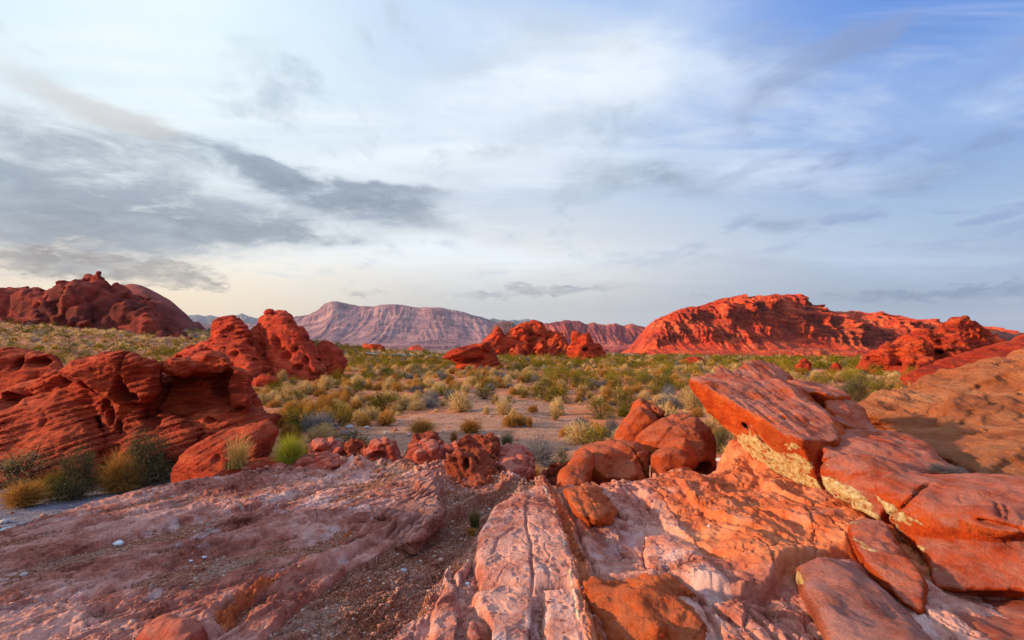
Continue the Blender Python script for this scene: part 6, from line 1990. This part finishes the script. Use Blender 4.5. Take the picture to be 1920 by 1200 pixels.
    # plants rooted on rock
    for k, px, py, d, w, h, lab in (('straw', 447, 876, 6.95, 80, 72, 'straw-coloured tuft with green leaves at its foot on the dark red hump'),
                                    ('lime', 545, 868, 7.0, 74, 60, 'bright yellow-green bush at the left rim of the pavement'),
                                    ('ephedra', 890, 990, 4.62, 40, 42, 'small green upright plant in the grit left of the large pale plate'),
                                    ('golden_upright', 884, 1003, 4.5, 34, 16, 'low dry golden grass at the foot of the small green plant'),
                                    ('grey', 1757, 884, 5.05, 34, 18, 'small pale grey plant in the crevice behind the largest front block, left one'),
                                    ('grey', 1790, 890, 5.0, 44, 16, 'small dark grey plant in the crevice behind the largest front block, right one'),
                                    ('dark', 1606, 752, 13.5, 56, 46, 'dark green bush in the dip between overhang and pale slope')):
        p = at(px, py, d)
        plant(k, p, w * d / FPX, h * d / FPX, lab, 'plants rooted among the rocks')


def scatter_plants():
    rs = np.random.RandomState(12)
    n = 60000
    az = rs.uniform(-50, 50, n) * math.pi / 180
    r = np.sqrt(rs.uniform(14.5 ** 2, 135 ** 2, n))
    X, Y = r * np.sin(az), r * np.cos(az)
    P = np.stack([X, Y, np.zeros(n)], 1)
    dens = 0.62 + 1.1 * fbm(P * 0.16, 3)
    sp = fbm(P * 0.07 + 50, 3)
    hill = sstep(-np.hypot(X + 95, Y - 108), -80, -40)
    clear = np.zeros(n)
    for pl in CLEAR:
        clear = np.maximum(clear, 1 - sstep(poly_sd(X, Y, pl), -0.1, 0.5))
    slab = poly_sd(X, Y, SLAB_EDGE) < 1.0
    cell = {}
    for a, b, c in PLACED:
        cell.setdefault((int(a // 1.5), int(b // 1.5)), []).append((a, b, c))
    out = []
    for i in range(n):
        if slab[i] or rs.uniform() < 0.93 * clear[i] or rs.uniform() > dens[i]:
            continue
        x, y = X[i], Y[i]
        u = rs.uniform()
        far = min(max((r[i] - 22) / 30, 0), 1)
        pc = (0.10 + 0.46 * far) * (1 + 1.6 * sp[i]) * (1 - 0.55 * hill[i])
        if u < pc:
            kind = 'creosote'
            w = 0.7 + 1.1 * rs.uniform() ** 1.6
        elif u < pc + 0.07:
            kind = 'grey'
            w = rs.uniform(0.5, 0.9)
        elif u < pc + 0.07 + 0.22 * (1 - hill[i]):
            kind = 'gold'
            w = rs.uniform(0.5, 0.9)
        else:
            kind = 'tan'
            w = 0.28 + 0.8 * rs.uniform() ** 2.0
        if r[i] > 60:
            w *= 1.15
        k = (int(x // 1.5), int(y // 1.5))
        ok = True
        for a in (-1, 0, 1):
            for b in (-1, 0, 1):
                for q in cell.get((k[0] + a, k[1] + b), ()):
                    if (q[0] - x) ** 2 + (q[1] - y) ** 2 < ((q[2] + w * 0.5) * 0.72) ** 2:
                        ok = False
        if not ok or covered(x, y, w * 0.3):
            continue
        cell.setdefault(k, []).append((x, y, w * 0.5))
        out.append((kind, x, y, w, r[i]))
    out.sort(key=lambda q: -q[3] / q[4])
    LAB = {'tan': ('small pale rounded shrub in the crowd scattered over the scrub flat', 'pale rounded shrubs scattered over the scrub flat'),
           'gold': ('small golden-brown rounded shrub among paler ones on the scrub flat', 'golden-brown rounded shrubs scattered over the scrub flat'),
           'creosote': ('olive creosote bush standing among pale shrubs on the farther scrub flat', 'creosote bushes scattered over the farther scrub flat'),
           'grey': ('small dark grey bush among pale shrubs on the scrub flat', 'grey bushes scattered over the scrub flat')}
    cnt = {}
    rest = {}
    HH = {'tan': 0.6, 'gold': 0.6, 'creosote': 0.62, 'grey': 0.6}
    inview = lambda x, y: abs(x / y) < 0.97
    lim = {'tan': 285, 'gold': 180, 'creosote': 270, 'grey': 150}
    for kind, x, y, w, rr in out:
        z = float(terr(x, y))
        h = w * HH[kind] * rs.uniform(0.75, 1.3)
        if cnt.get(kind, 0) < lim[kind] and inview(x, y):
            cnt[kind] = cnt.get(kind, 0) + 1
            plant(kind, (x, y, z - 0.03), w, h, *LAB[kind], parts=rr < 40)
        else:
            rest.setdefault(kind, []).append((x, y, z - 0.03, w, h))
    # farther still: one mass per kind
    n2 = 5200
    az = rs.uniform(-48, 48, n2) * math.pi / 180
    r = 1 / rs.uniform(1 / 300, 1 / 130, n2)
    for a, q in zip(az, r):
        kind = 'creosote' if rs.uniform() < 0.62 else 'tan'
        x, y = q * math.sin(a), q * math.cos(a)
        if covered(x, y, 0.5):
            continue
        w = rs.uniform(0.9, 2.0)
        rest.setdefault(kind, []).append((x, y, float(terr(x, y)) - 0.03, w, w * 0.5))
    low = {'tan': [g_dome(50 + i, 46, 0.6, 0.075) for i in range(3)], 'gold': [g_dome(60 + i, 46, 0.6, 0.075) for i in range(3)], 'grey': [g_twig(70 + i, 90, 0.6, 0.06) for i in range(3)],
           'creosote': [g_bush(80 + i, 120, 0.62, 0.065, 6, clumps=20)[0] for i in range(3)]}
    nm = {'tan': ('pale_scrub', 'distant mass of pale rounded scrub spreading over the flat', 'tan'), 'gold': ('golden_scrub', 'distant mass of golden scrub spreading over the flat', 'gold'),
          'grey': ('grey_scrub', 'distant mass of grey scrub spreading over the flat', 'grey'), 'creosote': ('olive_scrub', 'distant mass of olive scrub spreading over the flat', 'olive')}
    for kind, lst in rest.items():
        VV, FF, TT, k = [], [], [], 0
        for i, (x, y, z, w, h) in enumerate(lst):
            V, F, t = low[kind][i % 3]
            a = rs.uniform(0, 6.283)
            c, s = math.cos(a), math.sin(a)
            Q = np.stack([(V[:, 0] * c - V[:, 1] * s) * w + x, (V[:, 0] * s + V[:, 1] * c) * w + y, V[:, 2] * h / 0.6 + z], 1)
            VV.append(Q.astype(np.float32))
            FF.append(F + k)
            TT.append(np.clip(t * 0.6 + rs.uniform(0, 0.55), 0, 1.3))
            k += len(V)
        me = make_mesh(nm[kind][0], np.concatenate(VV), np.concatenate(FF), False, PM[nm[kind][2]], {'tone': np.concatenate(TT)})
        link(nm[kind][0], me, kind='stuff', label=nm[kind][1], cat='scrub')


named_plants()
scatter_plants()
# ------------------------------------------------------------------ stones and grit
def stone_mat(name, stops):
    m, T, b = new_mat(name)
    col = T.ramp(attr(T, 'tone'), stops, 'LINEAR')
    tc = T.node('ShaderNodeTexCoord')
    n = T.noise(tc.outputs['Object'], 40, 5, 0.7)
    col = T.mix(1.0, col, T.rng(n, 0.3, 0.7, 0.75, 1.15), 'MULTIPLY')
    T.put(b.inputs['Base Color'], col)
    bump(T, b, n, 0.7, 0.01)
    return m


def ico(sub):
    bm = bmesh.new()
    bmesh.ops.create_icosphere(bm, subdivisions=sub, radius=1)
    V = np.array([v.co[:] for v in bm.verts])
    F = np.array([[v.index for v in f.verts] for f in bm.faces])
    bm.free()
    return V, F


def build_grit():
    rs = np.random.RandomState(21)
    V0, F0 = ico(1)
    shapes = []
    for i in range(8):
        s = V0 * (1 + 0.28 * pn((V0 * 1.3 + i * 9.1).astype(np.float32)))[:, None] * rs.uniform(0.6, 1.15, 3) * [1, 1, 0.62]
        shapes.append(s)
    mat = stone_mat('grit_stone', [(0.0, sl((120, 66, 50))), (0.3, sl((178, 108, 82))), (0.65, sl((190, 136, 112))), (0.92, sl((186, 154, 134))), (0.98, sl((200, 190, 182))), (1.0, sl((96, 92, 96)))])
    VV, FF, TT, k, cnt = [], [], [], 0, 0
    tries = 0
    while cnt < 9000 and tries < 90000:
        tries += 1
        a = rs.uniform(-46, 20) * math.pi / 180
        r = (CAM_Z - ZS) / rs.uniform(0.17, 0.72)
        x, y = r * math.sin(a), r * math.cos(a)
        g = slab_grav(x, y)
        if rs.uniform() > g * 0.9 + 0.035:
            continue
        z = slab_z(x, y)
        if z < 1.0:
            continue
        s = 0.0045 * rs.uniform(0.6, 1.0) / max(rs.uniform(), 0.03) ** 0.42
        s *= 0.7 + 0.12 * r
        q = shapes[rs.randint(8)] * s
        c, sn = math.cos(rs.uniform(0, 6.28)), math.sin(rs.uniform(0, 6.28))
        th = rs.uniform(0, 6.28)
        c, sn = math.cos(th), math.sin(th)
        VV.append(np.stack([q[:, 0] * c - q[:, 1] * sn + x, q[:, 0] * sn + q[:, 1] * c + y, q[:, 2] + z + s * 0.25], 1))
        FF.append(F0 + k)
        TT.append(np.full(len(q), rs.uniform() ** 1.2))
        k += len(q)
        cnt += 1
    # the wash and the bare ground beyond
    for _ in range(7000):
        a = rs.uniform(-46, 24) * math.pi / 180
        r = rs.uniform(9.5, 34)
        x, y = r * math.sin(a), r * math.cos(a)
        if poly_sd(np.array([x]), np.array([y]), SLAB_EDGE)[0] < 0.6:
            continue
        s = 0.017 * rs.uniform(0.6, 1) / max(rs.uniform(), 0.02) ** 0.45
        q = shapes[rs.randint(8)] * s
        z = float(terr(x, y))
        VV.append(q + [x, y, z - 0.03])
        FF.append(F0 + k)
        TT.append(np.full(len(q), min(rs.uniform() * 1.1, 1)))
        k += len(q)
    # rubble gathered about the feet of the rocks along the rim
    for _ in range(3800):
        x, y = rs.uniform(-3.9, 2.4), rs.uniform(5.9, 8.6)
        d = float(poly_sd(np.array([x]), np.array([y]), SLAB_EDGE)[0])
        if abs(d + 0.05) > 0.75 or rs.uniform() < abs(d) * 0.9:
            continue
        z = max(slab_z(x, y), float(terr(x, y)))
        s = 0.011 * rs.uniform(0.6, 1) / max(rs.uniform(), 0.02) ** 0.5
        q = shapes[rs.randint(8)] * s
        VV.append(q + [x, y, z + 0.2 * s])
        FF.append(F0 + k)
        TT.append(np.full(len(q), 0.6 * rs.uniform()))
        k += len(q)
    me = make_mesh('gravel', np.concatenate(VV), np.concatenate(FF), False, mat, {'tone': np.concatenate(TT)})
    link('gravel', me, kind='stuff', label='grit and small gravel lying in hollows of the pavement and on the wash', cat='gravel')


def build_stones():
    V0, F0 = ico(3)
    mt = stone_mat('loose_stone', [(0.0, sl((86, 84, 88))), (0.5, sl((156, 122, 108))), (0.8, sl((178, 176, 180))), (1.0, sl((212, 212, 214)))])
    L_ = [(222, 1021, 17, 1.0, 'white stone lying alone on the left pavement'), (383, 1050, 9, .9, 'small pale stone left of a grey one on the left pavement'), (358, 1054, 7, .95, 'tiny white stone nearest the small pale stone on the left pavement'),
          (488, 1070, 9, .1, 'small dark stone beside the rust-coloured crevice'), (343, 1102, 7, .05, 'small black stone low on the left pavement'), (227, 1183, 14, .1, 'flat dark stone beside the smooth rust-red rock'),
          (243, 1187, 12, .95, 'white pebble beside the smooth rust-red rock'), (516, 895, 9, .9, 'white pebble at the rim below the yellow-green bush'), (846, 1033, 11, .05, 'dark stone in the grit gully'), (757, 1062, 13, .75, 'pale flat stone in the grit gully'),
          (876, 1091, 9, 1.0, 'white chip left of the large pale plate'), (10, 992, 22, .85, 'flat blue-grey stone at the left edge of the pavement'), (40, 983, 16, .6, 'grey-pink stone next to the flat blue-grey stone'), (148, 940, 9, .95, 'white pebble below the black-green bush'),
          (826, 1077, 8, .5, 'reddish stone left of the broken blocks'), (1091, 1103, 8, .9, 'pale chip at the lower end of the spine of thin beds')]
    for i, (px, py, w, tone, lab) in enumerate(L_):
        x, y = on(px, py, ZS)
        z = slab_z(x, y)
        d = dz(px, py, z)
        p = at(px, py, d)
        s = w * d / FPX / 2
        V = V0 * (1 + 0.30 * fbm((V0 * 1.1 + i * 7.7).astype(np.float32), 3))[:, None] * np.array([1, 0.8, 0.55]) * s
        me = make_mesh('stone', V, F0, True, mt, {'tone': np.full(len(V), tone)})
        link('stone', me, (p[0], p[1], slab_z(p[0], p[1]) + 0.3 * s), None, lab, 'stone', 'loose stones on the pavement')
    # stones on the ground below the rim
    for i, (px, py, w, tone, lab) in enumerate(((648, 815, 22, .3, 'grey-pink stone, largest of the heap left of the wash'), (632, 818, 12, .4, 'small stone at the left of the heap beside the wash'), (664, 812, 12, .55, 'pale stone at the right of the heap beside the wash'),
                                              (655, 803, 16, .7, 'grey stone at the back of the heap beside the wash'), (688, 802, 9, .8, 'small pale stone between the heap and the wide brown bunch of grass'), (1352, 866, 18, .75, 'pale grey stone on the ground under the overhang'),
                                              (1338, 876, 9, 1.0, 'small white stone left of the pale grey stone under the overhang'), (1316, 872, 10, .35, 'reddish stone beside the front right boulder'), (1310, 868, 14, .6, 'grey stone against the front right boulder'),
                                              (1336, 888, 16, .5, 'flat stone on the gravel below the overhang'), (1091, 751, 14, .05, 'dark grey stone on the scrub flat left of the large creosote'), (766, 815, 7, .9, 'white pebble beside the wide brown bunch of grass'))):
        d = hit(px, py)
        p = at(px, py, d)
        s = w * d / FPX / 2
        V = V0 * (1 + 0.30 * fbm((V0 * 1.1 + 80 + i * 7.7).astype(np.float32), 3))[:, None] * np.array([1, 0.8, 0.6]) * s
        me = make_mesh('stone', V, F0, True, mt, {'tone': np.full(len(V), tone)})
        link('stone', me, (p[0], p[1], p[2] + 0.25 * s), None, lab, 'stone', 'loose stones on the ground below the pavement')


def build_road():
    m, T, b = new_mat('road_asphalt')
    tc = T.node('ShaderNodeTexCoord')
    T.put(b.inputs['Base Color'], T.ramp(T.noise(tc.outputs['Object'], 0.6, 6, 0.7), [(0.35, sl((132, 128, 130))), (0.65, sl((168, 162, 160)))]))
    for ln, wd, nm, lab in (([(560, 655), (640, 663), (720, 667), (820, 669), (940, 672), (1060, 674), (1140, 676)], 3.2, 'road', 'thin grey road crossing the flat behind the shrubs'),
                            ([(1270, 671), (1330, 672), (1400, 672), (1470, 673)], 6.0, 'road', 'pale strip of road at the foot of the red massif')):
        px = np.linspace(ln[0][0], ln[-1][0], 160)
        py = np.interp(px, [q[0] for q in ln], [q[1] for q in ln])
        pts = np.array([at(a, c, min(hit(a, c), 230))[:2] for a, c in zip(px, py)])
        k = np.ones(21) / 21
        pad = np.pad(pts, ((10, 10), (0, 0)), 'edge')
        pts = np.stack([np.convolve(pad[:, 0], k, 'valid'), np.convolve(pad[:, 1], k, 'valid')], 1)
        t = np.gradient(pts, axis=0)
        t /= np.linalg.norm(t, axis=1, keepdims=True) + 1e-9
        nn = np.stack([-t[:, 1], t[:, 0]], 1)
        rows = []
        for s in (-0.5, -0.25, 0, 0.25, 0.5):
            q = pts + nn * wd * s
            rows.append(np.stack([q[:, 0], q[:, 1], terr(q[:, 0], q[:, 1]) + 0.22], 1))
        V = np.stack(rows).reshape(-1, 3)
        n = len(pts)
        F = np.array([[i * n + j, i * n + j + 1, (i + 1) * n + j + 1, (i + 1) * n + j] for i in range(4) for j in range(n - 1)])
        link(nm, make_mesh(nm, V, F, True, m), kind='structure', label=lab, cat='road')


def build_signs():
    m, T, b = new_mat('white_paint')
    T.put(b.inputs['Base Color'], (0.8, 0.8, 0.8, 1))
    m2, T, b = new_mat('post_metal')
    T.put(b.inputs['Base Color'], (0.16, 0.15, 0.15, 1))
    for px, py, w, h, lift, lab in ((1115, 672, 3.6, 4.2, 5, 'small white square sign before the right end of the central crags'), (661, 716, 4.0, 5.0, 4, 'small white marker sign low among the shrubs at left')):
        d = hit(px, py) - 1.0 if px > 1000 else hit(px, py)
        p = at(px, py, d)
        s = d / FPX
        root = link('marker_sign', None, (p[0], p[1], p[2]), None, lab, 'sign', 'white marker signs on the flat')
        bm = bmesh.new()
        bmesh.ops.create_cube(bm, size=1)
        bmesh.ops.scale(bm, vec=(w * s, 0.02, h * s), verts=bm.verts)
        bmesh.ops.translate(bm, vec=(0, -0.03, (lift + h / 2) * s), verts=bm.verts)
        bmesh.ops.bevel(bm, geom=bm.edges[:], offset=0.006, segments=1, affect='EDGES')
        me = bpy.data.meshes.new('panel')
        bm.to_mesh(me)
        me.materials.append(m)
        link('panel', me, parent=root)
        bm.free()
        bm = bmesh.new()
        bmesh.ops.create_cone(bm, cap_ends=True, segments=10, radius1=0.03, radius2=0.03, depth=(lift + h) * s)
        bmesh.ops.translate(bm, vec=(0, 0, (lift + h) * s / 2), verts=bm.verts)
        me = bpy.data.meshes.new('post')
        bm.to_mesh(me)
        me.materials.append(m2)
        link('post', me, parent=root)
        bm.free()


build_grit()
build_stones()
build_road()
build_signs()
# ------------------------------------------------------------------ the air
def build_haze():
    bm = bmesh.new()
    bmesh.ops.create_cube(bm, size=1)
    lo, hi = np.array((-9600.0, -9600.0, -60.0)), np.array((9600.0, 9600.0, 430.0))
    for v in bm.verts:
        v.co = Vector(((lo + hi) / 2 + np.array(v.co) * (hi - lo)).tolist())
    me = bpy.data.meshes.new('haze')
    bm.to_mesh(me)
    bm.free()
    m = bpy.data.materials.new('haze_air')
    m.use_nodes = True
    nt = m.node_tree
    nt.nodes.clear()
    v = nt.nodes.new('ShaderNodeVolumePrincipled')
    v.inputs['Color'].default_value = (0.72, 0.82, 0.95, 1)
    v.inputs['Density'].default_value = 0.00004
    v.inputs['Anisotropy'].default_value = 0.0
    o = nt.nodes.new('ShaderNodeOutputMaterial')
    nt.links.new(v.outputs[0], o.inputs['Volume'])
    me.materials.append(m)
    link('haze', me, kind='stuff', label='thin bluish air that fades the far mountains', cat='haze')


build_haze()
